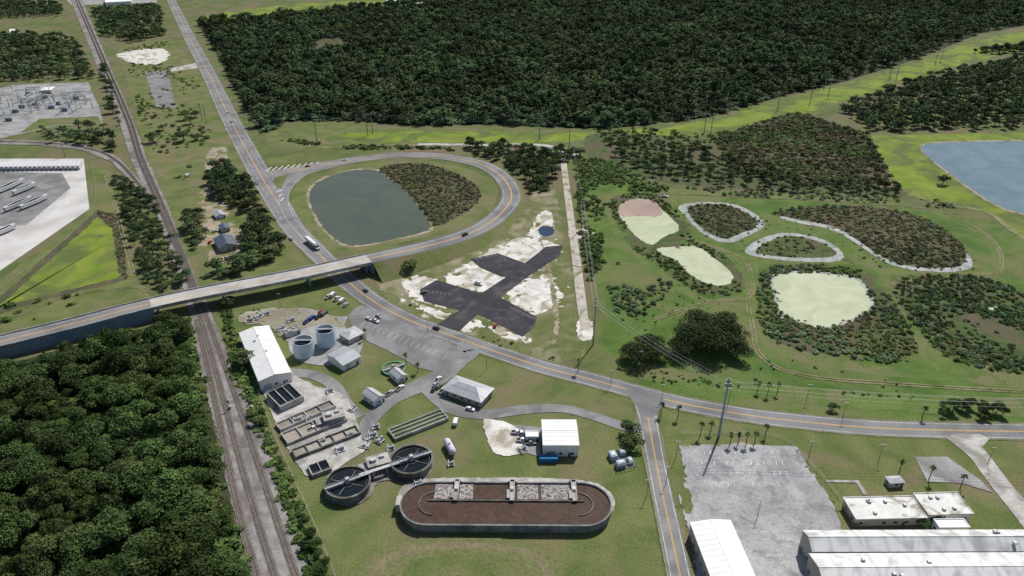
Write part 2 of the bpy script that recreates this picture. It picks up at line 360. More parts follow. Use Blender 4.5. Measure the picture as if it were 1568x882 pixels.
region('sandy_lot',[(175,82),(240,72),(262,80),(250,98),(215,100),(185,90)],sand,1,3)
region('old_pavement',[(222,110),(255,108),(262,130),(268,165),(240,165),(230,135)],asph,0,2)
region('worn_soil',[(318,228),(345,222),(352,240),(330,258),(312,262)],dirt,1,1.5)
HY=[(300,300),(330,262),(350,330),(400,390),(350,410),(315,400),(310,350)]
region('homestead_yard',HY,dirt,1,3)
blobs('homestead_grass_patch',[HY],lawn,9,2,7,spread=5)
region('driveway_turnout',[(262,105),(300,96),(305,104),(262,110)],conc)
region('distant_lot',[(100,-2),(240,-8),(240,4),(110,8)],lot)
LZ[0]=BASE
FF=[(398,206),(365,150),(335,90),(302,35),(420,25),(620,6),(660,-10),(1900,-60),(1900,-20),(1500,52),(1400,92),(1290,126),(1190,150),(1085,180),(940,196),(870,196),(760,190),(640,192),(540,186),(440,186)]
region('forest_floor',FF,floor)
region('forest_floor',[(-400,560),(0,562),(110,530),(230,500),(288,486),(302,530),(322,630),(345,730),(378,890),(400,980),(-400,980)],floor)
region('clearing',[(480,62),(520,56),(535,72),(500,84),(475,78)],brownm,1,6)
SCR=[(1095,215),(1150,190),(1220,172),(1330,205),(1372,285),(1250,285),(1120,262)]
region('scrub_marsh',SCR,brownm,1,4)
region('scrub_marsh',[(900,200),(1095,212),(1120,262),(1250,285),(1390,292),(1395,302),(1250,296),(1040,286),(950,262),(890,235)],weed,1,3)
# construction site
csoil=M('construction_soil_mat',(.10,.125,.04),(.155,.16,.07),(.27,.235,.165),s1=.1,s2=.05,fine=.35,cr=(.5,.66))
region('construction_soil',[(570,425),(640,395),(760,362),(800,330),(815,292),(850,290),(862,350),(878,430),(885,500),(900,545),(840,560),(760,535),(680,508),(600,470)],csoil,0,1.5)
SF=[[(614,430),(640,421),(665,428),(700,438),(690,474),(655,466),(630,455),(620,444)],
[(675,428),(705,409),(735,394),(765,374),(802,360),(856,373),(860,385),(800,432),(760,452),(700,440)],
[(768,452),(800,434),(835,418),(852,437),(864,456),(850,470),(822,484)],
[(700,508),(722,484),(790,513),(806,518),(798,522),(765,515),(748,500),(730,496),(722,508)],
[(624,457),(650,468),(690,482),(682,491),(645,476)]]
for q in SF: region('sand_fill',q,sand,1,1.5)
blobs('sand_patch_scatter',SF,sand,8,.6,2.5,spread=3)
blobs('weedy_patch_scatter',SF,csoil,10,.6,2.5,spread=3)
SPG=[(822,326),(843,320),(849,343),(850,352),(832,365),(806,364),(818,342)]
region('sand_pile_ground',SPG,sand,1,1); blobs('weedy_patch_scatter',[SPG],csoil,4,.8,2.5,spread=2)
region('detention_basin',[(822,350),(836,345),(850,350),(846,361),(828,363)],wdeep,1,.3)
region('sand_strip',[(882,490),(905,485),(910,520),(885,525)],sand,1,1)
region('dirt_trail',[(826,365),(830,366),(848,430),(858,500),(850,530),(843,530),(850,500),(842,435)],dirt,1,1)
for pl in ([(836,378),(862,376),(857,392),(800,430),(760,460),(728,484),(703,508),(668,498),(700,478),(736,450),(785,418)],
           [(643,444),(668,429),(738,450),(765,460),(740,482),(690,472),(650,462)],
           [(720,397),(762,388),(814,407),(794,426),(768,424),(735,410)],
           [(735,468),(765,455),(822,486),(818,500),(800,516),(730,480)]):
    region('new_parking_asphalt',pl,asphn,0,0)
mb=MB(); z=nz()
def pline(a,b,w=.25,m=0,z_=None):
    a=Vector(G(*a));b=Vector(G(*b)); d=(b-a).normalized(); n=Vector((-d.y,d.x))*w/2; zz=z_ if z_ is not None else z
    mb.add([(p.x,p.y,zz) for p in (a-n,b-n,b+n,a+n)],[(0,1,2,3)],m)
for i in range(14):
    t=i/13
    if i<7: pline((648+85*t,447+12*t),(651+85*t,444+12*t),.12)
    pline((784+36*t,470+17*t),(781+36*t,473+17*t),.12); pline((728+30*t,396-7*t),(731+30*t,398-7*t),.12)
mb.obj('parking_stripe_marking',[wline])
# right wetlands
LZ[0]=BASE
P_A=[(946,314),(972,303),(1000,306),(1022,328),(1046,352),(1015,362),(1002,376),(985,372),(962,350),(948,332)]
P_B=[(1003,380),(1035,378),(1068,376),(1100,400),(1124,420),(1120,436),(1092,438),(1060,425),(1038,400),(1010,388)]
P_C=[(1032,312),(1110,308),(1150,322),(1178,345),(1145,362),(1112,376),(1072,357),(1050,332)]
I_C=[(1050,315),(1108,311),(1147,327),(1166,344),(1136,357),(1110,369),(1077,353),(1057,332)]
P_D=[(1136,382),(1165,364),(1205,354),(1272,368),(1303,402),(1215,401),(1150,393)]
I_D=[(1153,384),(1177,369),(1208,359),(1263,371),(1290,395),(1215,395),(1164,390)]
P_E=[(1180,330),(1300,320),(1400,334),(1462,368),(1500,410),(1450,419),(1368,411),(1322,380),(1275,350),(1220,342)]
I_E=[(1170,325),(1300,312),(1402,326),(1466,361),(1486,400),(1450,413),(1373,407),(1329,379),(1283,347),(1222,337)]
P_F=[(1180,420),(1230,417),(1310,424),(1330,452),(1337,472),(1290,495),(1248,506),(1225,490),(1194,484),(1190,455)]
W1=[(1165,410),(1240,404),(1322,410),(1350,440),(1385,485),(1412,552),(1330,556),(1200,532),(1165,505),(1158,450)]
W2=[(1350,425),(1420,420),(1505,420),(1640,480),(1640,580),(1460,562),(1400,500)]
W3=[(928,302),(985,294),(1018,303),(1040,330),(1066,352),(1058,370),(1105,385),(1142,425),(1135,448),(1090,456),(1045,435),(1003,400),(965,382),(945,345)]
MB1=[(1195,483),(1225,488),(1250,507),(1335,473),(1345,490),(1300,520),(1240,525),(1200,505)]
def bermp(cps,w=7): 
    ms=MB(); pa=path(cps,w,8); strip(ms,(pa[0],pa[1],[q+R.uniform(-1.5,1.5) for q in pa[2]]),-1,1,nz(),0,rel=True); ms.obj('berm_path',[berm])
bermp([(1020,293),(1040,325),(1068,350),(1060,368),(1100,382),(1145,402),(1152,440),(1150,480),(1162,520),(1200,540),(1330,565),(1440,575),(1568,590)],9)
bermp([(1145,402),(1240,400),(1330,406),(1370,440),(1410,520),(1430,570)],8)
bermp([(1000,292),(1180,302),(1320,308),(1420,322),(1500,355),(1530,400),(1510,420),(1420,418),(1345,415)],8)
bermp([(922,300),(945,350),(970,390),(1040,440),(1085,462),(1145,462)],7)
bermp([(1130,376),(1180,352),(1225,345),(1280,356),(1320,392),(1340,412)],6)
bermp([(950,560),(1100,590),(1300,612),(1568,625)],14)
for W_ in (W1,W2,W3): region('reed_bed',W_,weed,1,1.5)
blobs('meadow_patch',[W1,W2,W3],meadow,10,2,7,spread=4)
region('algae_pond',P_A,wpale,1,.5); region('algae_pond_inlet',[(946,314),(972,303),(1000,306),(1015,322),(1010,333),(975,330),(950,334)],wpink,1,1.5)
region('algae_pond',P_B,wpale,1,.5); region('marsh_channel',P_C,wgray,2,.5); region('marsh_island',I_C,brownm,2,.6)
region('marsh_channel',P_D,wgray,2,.5); region('marsh_island',I_D,weed,2,.6)
region('marsh_channel',P_E,wgray,2,.5); region('marsh_island',I_E,brownm,2,.6)
blobs('channel_weed_patch',[P_C,P_D,P_E],weed,12,.4,1.6,spread=1.2)
region('marsh_bank',MB1,brownm,1,1)
region('pond_mud',[(1176,417),(1230,414),(1313,421),(1335,452),(1341,474),(1292,499),(1248,510),(1222,494),(1190,487),(1185,455)],wgray,1,.8)
region('algae_pond',P_F,wpale,1,.8)
blobs('pond_edge_weed',[P_A,P_B,P_F],weed,12,.5,1.6,spread=1.0)
region('algae_puddle',[(1500,470),(1520,468),(1538,474),(1525,478),(1503,476)],wpale,1,.5)
LAKE=[(1405,228),(1425,218),(1600,216),(1750,216),(1750,400),(1568,327),(1530,318),(1480,285),(1440,255)]
region('lake_shore',[(1402,226.5),(1424,216),(1600,214),(1760,214),(1760,404),(1568,330),(1528,320.5),(1478,287),(1438,256.5)],dirt,1,1)
region('lake',LAKE,wlake,1,.5)
trk=M('track_soil',(.18,.165,.09),(.26,.23,.145),(.12,.14,.045),s1=.2,s2=.1)
def track(name,cps,w=1.1,gap=2.0):
    pa=path(cps,1); m_=MB(); zz=nz()
    strip(m_,pa,-gap/2-w/2,-gap/2+w/2,zz); strip(m_,pa,gap/2-w/2,gap/2+w/2,zz); m_.obj(name,[trk])
track('farm_track',[(1040,362),(1090,378),(1140,400),(1152,440),(1145,460),(1152,500),(1165,545),(1230,575),(1400,590),(1568,600)])
track('farm_track',[(1145,462),(1090,462),(1000,490)])
track('farm_track',[(1390,298),(1440,312),(1510,325),(1545,350),(1600,385)],2.2,2.2)
track('farm_track',[(1480,420),(1530,415),(1520,370),(1440,325),(1300,310),(1100,300),(1000,296)])
track('farm_track',[(10,490),(100,455),(205,440),(225,448)],1,2); track('farm_track',[(160,262),(180,330),(205,425)],1,2)
# ================================================================ ROADS
LZ[0]=ZM[0]*.6+.02
vsoil=M('verge_soil',(.15,.145,.08),(.20,.185,.12),(.11,.135,.045),s1=.3,s2=.1,fine=.3)
hw=[(235,-55),(262,0),(290,57),(318,110),(350,177),(375,225),(400,270),(425,310),(450,350),(482,383),(520,420),(565,457),(620,488),(690,514),(760,539),(830,562),(900,580),(970,599),(1040,617),(1120,632),(1200,643),(1350,656),(1568,661),(1750,661)]
hww=[18,18,18,18,18,18,18,18,16,15,14,13,12,11,11,11,11,11,11,11,11,11,11,11]
region('gore_pavement',[(385,238),(412,262),(470,253),(520,250),(480,262),(452,275),(434,298),(436,325),(424,315),(400,275)],asphr,0)
hp=road('highway',hw,hww,shoulder=vsoil,edge=.8)
mb=MB(); strip(mb,[q[:80] for q in hp],-4.2,-4.0,nz(),0,dash=(14,5)); strip(mb,[q[:80] for q in hp],4.0,4.2,LZ[0],0,dash=(14,5)); mb.obj('lane_marking',[wline])
slip=road('slip_road',[(515,253),(470,264),(445,282),(434,305),(445,335),(475,370)],[9,9,8,8,7,6],center=False,edge=.3)
mb=MB(); z=nz()
for i in range(9): pline((408+9*i,262-1.0*i),(416+9*i,256-1.0*i),.8)
for i in range(8): pline((412+8*i,270-1.2*i+(0)),(424+8*i,266-1.0*i),.8)
for i in range(5): pline((418+3*i,280+7*i),(430+1*i,279+6*i),.8)
mb.obj('chevron_road_marking',[white])
region('traffic_island_grass',[(404,240),(445,246),(458,251),(412,257)],lawn,1)
region('traffic_island_grass',[(414,273),(445,266),(436,276),(428,294)],lawn,1)
track('gravel_lane',[(440,212),(470,222),(500,226),(560,224),(640,222),(740,222),(860,224)],2.5,2.4)
road('access_road',[(640,221),(740,222),(835,223),(866,240)],7,conc,False,0)
road('access_road',[(862,238),(886,238)],10,conc,False,0)
road('gravel_path',[(862,240),(868,290),(876,350),(884,410),(890,460),(896,505)],[5.5,5.5,5.5,6,6,5],pinkd,False,0)
region('dirt_pad',[(868,352),(908,350),(912,365),(872,366)],pinkd,1,1)
side=road('side_road',[(985,606),(992,640),(1003,700),(1015,760),(1028,820),(1045,900),(1060,980)],[12,9,8,8,8,8,8],asph,shoulder=vsoil,cw=.18)
region('junction_pavement',[(945,592),(1020,606),(1012,622),(1004,640),(980,640),(974,618)],asphr,1)
road('side_drive',[(1468,668),(1500,700),(1530,740),(1580,800),(1640,880)],[14,9,9,10,10],conc,False,0)
region('drive_apron',[(1440,664),(1520,666),(1500,690),(1478,690)],conc,1)
region('small_lot',[(1400,700),(1450,700),(1500,735),(1520,755),(1470,740),(1420,738)],lot)
road('plant_road',[(700,530),(722,538),(700,555),(672,578),(640,592),(600,612),(570,640),(552,672)],[9,9,11,12,11,9,8,7],asph,False,0)
region('plant_parking',[(545,470),(560,468),(700,530),(715,545),(690,562),(655,572),(600,540),(555,520),(530,488)],asph,1)
LZ[0]-=.03
road('plant_road',[(655,596),(690,625),(740,635),(800,628),(860,626),(910,638),(960,655),(985,655)],[8,8,7,7,6,6,6,6],asph,False,0)
road('plant_road',[(530,492),(500,490),(460,478),(420,490)],[10,10,9,9],lot,False,0)
road('plant_road',[(440,570),(480,575),(510,590),(530,620),(550,640)],[7,7,7,7,7],asph,False,0)
ysoil=M('yard_soil',(.34,.32,.29),(.48,.45,.41),(.22,.20,.14),s1=.1)
SY=[(360,480),(430,470),(500,480),(535,500),(520,520),(470,540),(435,520),(405,495),(372,498)]
region('sandy_yard',SY,ysoil,1,1); blobs('yard_weed_patch',[SY],lawn,6,.6,2.2,spread=2)
region('tank_pad',[(440,520),(470,500),(520,500),(560,515),(545,560),(470,560),(445,545)],lot,1)
SP2=[(735,640),(775,646),(800,660),(812,690),(790,698),(760,700),(748,680)]
region('building_apron',[(775,650),(830,655),(826,700),(790,690)],lot,0,.3)
region('sand_patch',SP2,sand,2,.7)
region('process_slab',[(398,590),(450,575),(480,590),(530,605),(545,640),(560,690),(505,725),(470,730),(450,705),(425,655)],conc,0,.4)
OL=[(1040,684),(1130,680),(1218,684),(1240,720),(1275,770),(1292,815),(1440,815),(1440,900),(1070,900),(1060,830),(1038,760),(1052,735)]
oldl=M('old_lot_asphalt',(.26,.26,.265),(.40,.40,.40),(.21,.21,.215),s1=.07,s2=.16,s3=.9,fine=.22,cr=(.52,.7))
region('old_lot',OL,oldl,0,.8)
blobs('lot_edge_grass',[OL],lawn,6,.3,1.0,spread=.8)
region('lot_grass_patch',[(1040,745),(1058,750),(1062,790),(1044,785)],lawn,1,.6)
region('old_sidewalk',[(1265,736),(1315,736),(1328,758),(1322,758),(1311,740),(1265,739)],conc)
dryt=M('dry_turf',(.155,.145,.075),(.20,.175,.105),None,s1=.3,fine=.3)
dryt2=M('mown_turf',(.125,.14,.055),(.165,.165,.075),None,s1=.3,fine=.3)
region('worn_grass_ring',[(560,850),(635,822),(790,824),(850,848),(862,900),(810,960),(550,960),(545,880)],dryt2,2,.6)
region('worn_grass_ring',[(575,855),(640,831),(780,833),(838,852),(848,900),(800,950),(565,950),(562,880)],dryt,2,.6)
region('worn_grass_ring',[(592,862),(650,841),(780,842),(826,860),(832,900),(790,950),(590,950),(582,890)],dryt2,2,.6)
region('lawn_inner',[(610,868),(660,850),(770,850),(808,868),(812,930),(620,930)],lawn,2,.6)
mb=MB(); z=nz()
for i in range(16):
    t=i/15; pline((560+125*t,492+52*t),(553+125*t,499+52*t),.18)
for r_ in range(4):
    for i in range(14):
        if R.random()<.85: pline((1068+9.5*i+r_*6,690+r_*16),(1069+9.5*i+r_*6,697+r_*16),.28)
for r_ in range(3):
    for i in range(5): pline((1165+18*r_+i*2,815+i*12),(1176+18*r_+i*2,815+i*12),.28)
mb.obj('parking_stripe_marking',[wline])
LZ[0]=ZM[0]
# ---- loop ramp / overpass
rp=[(-160,560,6),(-60,538,6.5),(0,523,7),(110,496,7.5),(230,465,8),(330,444,8.5),(450,421,8.5),(565,396,8),(640,380,6.5),(700,364,5),(745,344,3.6),(775,318,2.2),(783,296,1.2),(768,270,.7),(735,251,.5),(680,240,.4),(620,237,.38),(560,242,.38),(510,250,.37),(465,258,.36),(412,268,.35)]
pa=path(rp,[13]*5+[13.5,13.5,14,15]+[16]*12,12); C,Nn,Wd=pa
C=[Vector((c.x,c.y,max(c.z,LZ[0]+.02))) for c in C]; pa=(C,Nn,Wd)
i0=4*12; i1=7*12
ov=empty('overpass_bridge'); 
def sub(pa,a,b): return [q[a:b] for q in pa]
ea=sub(pa,0,i0+1); br=sub(pa,i0,i1+1); eb=sub(pa,i1,len(C))
mb=MB(); strip(mb,ea,-1,1,0,0,rel=True); strip(mb,ea,-.4,-.1,.02,1); strip(mb,ea,.1,.4,.02,1); edgestrips(mb,ea,1.2,.25,.02,2)
mb.obj('approach_road',[asphr,yellow,wline])
mb=MB(); strip(mb,eb,-1,1,0,0,rel=True); strip(mb,eb,-.5,-.12,.02,1); strip(mb,eb,.12,.5,.02,1); edgestrips(mb,eb,1.6,.25,.02,2)
mb.obj('loop_road',[asphr,yellow,wline])
def wallstrip(mb,pa,off0,off1,zt,zb,m,base=None):
    C,Nn,Wd=pa
    for s in (1,-1):
        V=[];Fs=[]
        for i in range(len(C)):
            e0=s*(Wd[i]/2+off0); e1=s*(Wd[i]/2+off1); t=C[i].z+zt; b=C[i].z+zb if base is None else base
            for e,zz in ((e0,t),(e1,t),(e1,b),(e0,b)):
                q=C[i]+Nn[i]*e; V.append((q.x,q.y,zz))
        for i in range(len(C)-1):
            for k in range(4):
                a=4*i+k;b_=4*i+(k+1)%4; Fs.append((a,b_,b_+4,a+4))
        Fs+=[(0,1,2,3),(len(V)-4,len(V)-3,len(V)-2,len(V)-1)]
        mb.add(V,Fs,m)
bconc=M('bridge_deck_concrete',(.38,.37,.35),(.46,.445,.42),(.32,.31,.30),s1=.1,s2=.05,fine=.1)
mb=MB(); strip(mb,br,-1,1,0,0,rel=True); strip(mb,br,-.35,-.1,.012,1); strip(mb,br,.1,.35,.012,1); edgestrips(mb,br,1.5,.22,.012,2)
V=[];Fs=[]
for i in range(len(br[0])):
    for s in (1,-1):
        q=br[0][i]+br[1][i]*s*(br[2][i]/2-.6); V.append((q.x,q.y,q.z-1.5))
for i in range(len(br[0])-1): Fs.append((2*i,2*i+1,2*i+3,2*i+2))
mb.add(V,Fs,0)
o=mb.obj('deck',[bconc,yellow,wline]); o.parent=ov
mb=MB(); wallstrip(mb,br,0.003,.35,.85,-.5,0); o=mb.obj('parapet',[conc]); o.parent=ov
mb=MB(); wallstrip(mb,br,-.7,-.3,-.5,-1.6,0); o=mb.obj('girder',[conc]); o.parent=ov
mb=MB()
for u in (268,352,465,545):
    k=min(range(i0,i1),key=lambda i:abs(C[i].x-G(u,430,8)[0])); c=C[k]; n=Nn[k]
    a=math.atan2(n.y,n.x); mb.box((c.x,c.y,c.z-2.1),(12,1.1,1.0),0,a)
    for s in (-4.4,0,4.4): q=c+n*s; mb.cyl((q.x,q.y,0),(q.x,q.y,c.z-2.5),.55,0,12)
for k in (i0,i1):
    c=C[k];n=Nn[k]; mb.box((c.x,c.y,(c.z-1.7)/2),(Wd[k]+.6,1.6,c.z-1.7),0,math.atan2(n.y,n.x))
o=mb.obj('piers_and_abutments',[wallc]); o.parent=ov
mb=MB(); wallstrip(mb,ea,.003,.4,.8,0,0); mb.obj('approach_parapet_wall',[conc])
mb=MB(); CC,NN,WW=ea
V=[];Fs=[]
for i in range(len(CC)):
    q=CC[i]+NN[i]*(-(WW[i]/2+.2)); q2=CC[i]+NN[i]*(-(WW[i]/2+.25)); V+=[(q.x,q.y,CC[i].z),(q2.x,q2.y,0)]
for i in range(len(CC)-1): Fs.append((2*i,2*i+1,2*i+3,2*i+2))
mb.add(V,Fs,0)
for i in range(0,len(CC)):
    q=CC[i]+NN[i]*(-(WW[i]/2+.3)); mb.box((q.x,q.y,CC[i].z/2),(.5,.3,CC[i].z),0,math.atan2(-NN[i].x,NN[i].y))
mb.obj('retaining_wall',[wallc])
def emb(name,pa,sides,mat):
    C,Nn,Wd=pa; mb=MB()
    for s in sides:
        V=[]
        for i in range(len(C)):
            q=C[i]+Nn[i]*s*(Wd[i]/2); q2=C[i]+Nn[i]*s*(Wd[i]/2+max(C[i].z,.3)*2.0)
            V+=[(q.x,q.y,C[i].z-.01),(q2.x,q2.y,0)]
        mb.add(V,[(2*i,2*i+1,2*i+3,2*i+2) for i in range(len(C)-1)],0)
    mb.obj(name,[mat])
emb('ramp_embankment',ea,(1,),lawn); emb('loop_embankment',eb,(1,-1),lawn)
mb=MB(); eg=sub(eb,0,5*12)
for s in (1,-1):
    for i in range(0,len(eg[0]),1):
        q=eg[0][i]+eg[1][i]*s*(eg[2][i]/2-.4); mb.box((q.x,q.y,q.z+.35),(.12,.12,.7),0)
wallstrip(mb,eg,-.45,-.38,.75,.45,0); mb.obj('guardrail',[steel])
# ================================================================ RAILWAY
region('railway_ballast',[(392,900),(410,960),(505,960),(480,890),(440,775),(402,660),(360,570),(328,490),(303,432),(282,385),(256,312),(224,240),(206,190),(166,95),(126,0),(110,-50),(92,-50),(108,0),(146,95),(184,190),(200,245),(232,312),(262,390),(280,440),(294,500),(312,590),(332,660),(352,760)],ballast,0,.6)
dball=M('track_bed_ballast',(.15,.13,.12),(.21,.19,.175),None,s1=.4,fine=.3)
def rtrack(cps,name='railway_track',n=14):
    pa=path(cps,2.6,n); C,Nn,Wd=pa; mb=MB(); zb=nz()+.02
    strip(mb,(C,Nn,Wd),-1.7,1.7,-.0+zb-.005,2)
    acc=0
    for i in range(len(C)-1):
        d=C[i+1]-C[i]; L=d.length; rz=math.atan2(d.y,d.x); t=acc
        while t<L:
            c=C[i]+d*(t/L); mb.box((c.x,c.y,zb+.05),(.26,2.6,.14),0,rz); t+=.9
        acc=t-L
    for s in (-.72,.72):
        V=[]
        for i in range(len(C)):
            for e,zz in ((-.08,.12),(-.08,.3),(.08,.3),(.08,.12)):
                q=C[i]+Nn[i]*(s+e); V.append((q.x,q.y,zb+zz))
        Fs=[(4*i+k,4*i+k+1,4*i+k+5,4*i+k+4) for i in range(len(C)-1) for k in range(3)]
        mb.add(V,Fs,1)
    mb.obj(name,[sleeper,rail,dball])
rtrack([(448,960),(420,880),(386,770),(358,670),(331,570),(305,480),(278,400),(245,320),(211,240),(192,180),(154,90),(116,0),(98,-45)])
rtrack([(482,960),(452,880),(415,770),(382,670),(348,570),(316,485),(288,410),(254,325),(217,240),(198,180),(159,90),(120,0),(102,-45)])
rtrack([(412,960),(392,880),(363,770),(341,670),(320,570),(301,490)])
region('spur_ballast',[(-60,212),(60,216),(130,222),(180,240),(222,285),(240,322),(232,324),(210,288),(170,248),(125,230),(60,223),(-60,220)],ballast,0,.3)
rtrack([(-60,216),(60,219),(128,226),(175,244),(215,286),(240,325)])
# ================================================================ VEGETATION
cl=wp([(480,62),(520,56),(535,72),(500,84),(475,78)],1)
scatter('forest',[[(402,204),(368,150),(338,90),(305,36),(420,27),(620,6),(660,-10),(1900,-60),(1900,-22),(1500,50),(1400,90),(1290,124),(1190,148),(1085,178),(940,194),(870,194),(760,188),(640,190),(540,184),(440,184)]],cFar,10,.6,1.8,ex=[cl],power=1.4)
scatter('forest_edge_shrubs',[[(405,206),(440,186),(540,186),(640,192),(760,190),(870,196),(940,196),(1085,180),(1190,150),(1190,144),(1085,172),(940,186),(870,184),(760,180),(640,184),(540,178),(440,178),(395,190)],[(820,160),(960,165),(980,190),(860,190)]],cWil,5,1.2,3.0,dens=.7)
scatter('forest',[[(1282,168),(1350,142),(1430,118),(1568,92),(1900,60),(1900,198),(1568,198),(1340,202)],[(1480,82),(1568,70),(1900,20),(1900,45),(1568,84)]],cFar,9,.55,1.3)
scatter('woodland',[[(-300,40),(110,60),(128,85),(150,122),(20,126),(-300,150)],[(140,15),(245,10),(255,55),(200,66),(155,55)],[(-300,0),(90,5),(100,25),(-300,40)],[(60,200),(160,195),(185,235),(125,222),(70,217)],[(150,95),(160,100),(190,195),(178,200)]],cFar,9,.5,1.2,dens=.85)
scatter('woodland',[[(172,268),(232,300),(290,432),(255,445),(225,440),(195,350)]],cMid,5.0,.3,.75,dens=.85)
scatter('dense_forest',[[(-400,575),(0,578),(110,545),(230,512),(284,496),(296,540),(316,640),(338,740),(368,890),(390,980),(-400,980)]],cNear,5.4,.35,1.35,power=1.5)
scatter('forest_understorey',[[(-200,568),(0,570),(110,537),(230,505),(286,490),(300,535),(320,635),(342,735),(374,890),(-200,890)]],cBush,4.2,1.2,2.6)
scatter('railside_thicket',[[(340,470),(355,480),(372,560),(410,650),(452,750),(495,870),(530,960),(500,960),(470,880),(428,760),(388,650),(352,565)]],cBush,2.1,.6,1.7,dens=.85)
scatter('railside_thicket',[[(343,475),(352,482),(372,565),(410,650),(452,750),(495,870),(530,960),(508,960),(474,870),(432,755),(392,650),(356,565)]],cMid,4.5,.15,.4,dens=.6)
scatter('railside_trees',[[(470,790),(500,860),(520,930),(500,930),(478,860),(462,800)],[(372,625),(392,640),(400,665),(392,660)]],cNear,4,.3,.5)
scatter('homestead_woodland',[[(318,262),(350,258),(395,300),(400,330),(355,320),(325,300)],[(370,330),(405,335),(440,385),(425,398),(372,412),(375,380)],[(280,330),(308,320),(318,370),(298,385)],[(330,410),(375,412),(360,425),(328,424)]],cMid,6.0,.5,1.15)
scatter('tree_cluster',[[(700,222),(860,230),(905,240),(870,245),(850,262),(850,290),(815,296),(790,262),(745,243)]],cMid,6.5,.5,1.0,dens=.9)
scatter('tree_cluster',[[(930,218),(985,222),(1110,240),(1250,278),(1370,285),(1395,300),(1300,300),(1100,285),(1000,272),(940,240)]],cMid,6.5,.3,.8,dens=.8)
scatter('corridor_brush',[[(395,208),(470,224),(500,230),(640,228),(700,232),(690,226),(500,222),(440,212)],[(880,245),(930,240),(1000,280),(1030,292),(930,300),(918,340),(925,400),(900,430),(885,330)]],cBush,3.2,.7,2.0,noise_cut=(.05,-.3))
scatter('scrub',[SCR],cReed,5,1.0,2.4,dens=.85)
scatter('scrub',[SCR,[(900,190),(1085,205),(1200,190),(1330,208),(1340,260),(1200,215),(1090,230),(930,222)]],cBush,6,1,2.4,noise_cut=(.04,-.2))
scatter('scrub_trees',[SCR],cFar,14,.2,.5,noise_cut=(.03,.4))
pa_=[wp(q,1) for q in (P_A,P_B,P_F)]
scatter('pond_reeds',[W3,W1,W2],cBush,3.0,.5,1.25,ex=pa_,sm=1,noise_cut=(.06,-.4))
scatter('willow_thicket',[W1,W2,[(925,395),(1000,420),(1090,470),(1040,480),(1010,500),(950,490),(930,450)],[(1040,284),(1300,298),(1450,308),(1480,322),(1300,310),(1060,297)],[(1180,322),(1300,310),(1400,325),(1390,330),(1300,317),(1180,329)]],cWil,3.8,.5,1.3,ex=pa_,sm=1,noise_cut=(.07,-.1))
scatter('brown_reeds',[I_C,I_E,MB1,MARSH],cReed,3.2,.5,1.3,ex=pa_,sm=1,dens=.85)
scatter('marsh_shrubs',[I_C,I_D,I_E,MARSH],cBush,4.5,.5,1.2,sm=1,noise_cut=(.06,.1))
scatter('channel_edge_reeds',[P_C,P_E,P_D],cBush,7,.3,.8,sm=1,dens=.5)
scatter('bank_reeds',[[(150,322),(185,330),(195,428),(183,425),(172,350),(150,332)]],cReed,2.6,.4,.8)
scatter('roadside_brush',[[(585,410),(640,392),(740,372),(735,380),(640,405),(600,440),(585,425)],[(925,520),(960,560),(1150,590),(1400,606),(1400,612),(1150,598),(1000,585),(940,570)],[(380,620),(372,480),(400,472)],[(600,452),(680,500),(760,530),(850,556),(860,548),(770,520),(690,495)]],cBush,3.4,.3,.9,noise_cut=(.06,.3))
scatter('meadow_weeds',[[(925,395),(1150,470),(1160,540),(1400,590),(1400,610),(1100,585),(960,545)],[(1000,292),(1530,400),(1540,560),(1400,430)]],cWil,6,.2,.7,ex=pa_,noise_cut=(.05,.4))
scatter('scrub_brush',[[(190,75),(262,62),(300,120),(330,215),(280,290),(240,240),(215,180)],[(0,455),(200,440),(225,452),(0,505)]],cBush,8,.6,2.0,noise_cut=(.03,.3))
scatter('hedge_trees',[[(1437,622),(1545,622),(1548,642),(1437,642)]],cNear,4.2,.3,.55)
for u,v,r in ((1052,528,11),(1085,540,13),(1118,532,11),(1068,510,11),(1105,508,11),(1128,548,8),(1040,545,8),(1092,522,12),(975,555,9),(990,540,9),(1005,550,7),(962,545,6)):
    tree('oak_tree',u,v,r,r*1.35,R.choice(oakM))
for u,v,r in ((378,560,7),(630,415,6),(282,216,8),(235,218,8),(285,183,8),(292,190,7),(130,220,8),(300,180,6),(965,668,5.5),(970,685,5),(955,690,3),(350,470,5),(1443,282,6),(250,200,5),(390,545,4),(300,215,5),(1275,628,3),(1310,805,1.5),(1412,806,3),(1436,803,3),(823,285,8),(845,270,8)):
    tree('shade_tree',u,v,r,r*1.5)
for u,v in ((1072,668),(1088,662),(1117,682),(1130,680),(1142,682),(1155,680),(1172,668),(1412,640),(1377,722),(1422,735),(1470,748),(1012,636),(1038,640),(1160,600),(1175,605),(1190,602),(885,570),(640,570),(622,560),(560,520)):
    x,y=G(u,v); mb=MB(); h=R.uniform(5,7.5); mb.cyl((0,0,0),(0,.1,h),.22,0,7,.16)
    for i in range(26):
        a=R.random()*6.28; el=R.uniform(-.4,1.0); L=R.uniform(1.4,2.1); p=Vector((0,.1,h)); w=.3
        d=Vector((math.cos(a)*math.cos(el),math.sin(a)*math.cos(el),math.sin(el))); s=Vector((-math.sin(a),math.cos(a),0))*w
        m1=p+d*L*.6; e=p+d*L+Vector((0,0,-.6)); mb.add([p-s*.2,p+s*.2,m1+s,m1-s,e],[(0,1,2,3),(3,2,4)],1)
    mb.obj('palm_tree',[bark,leafC],(x,y,0))
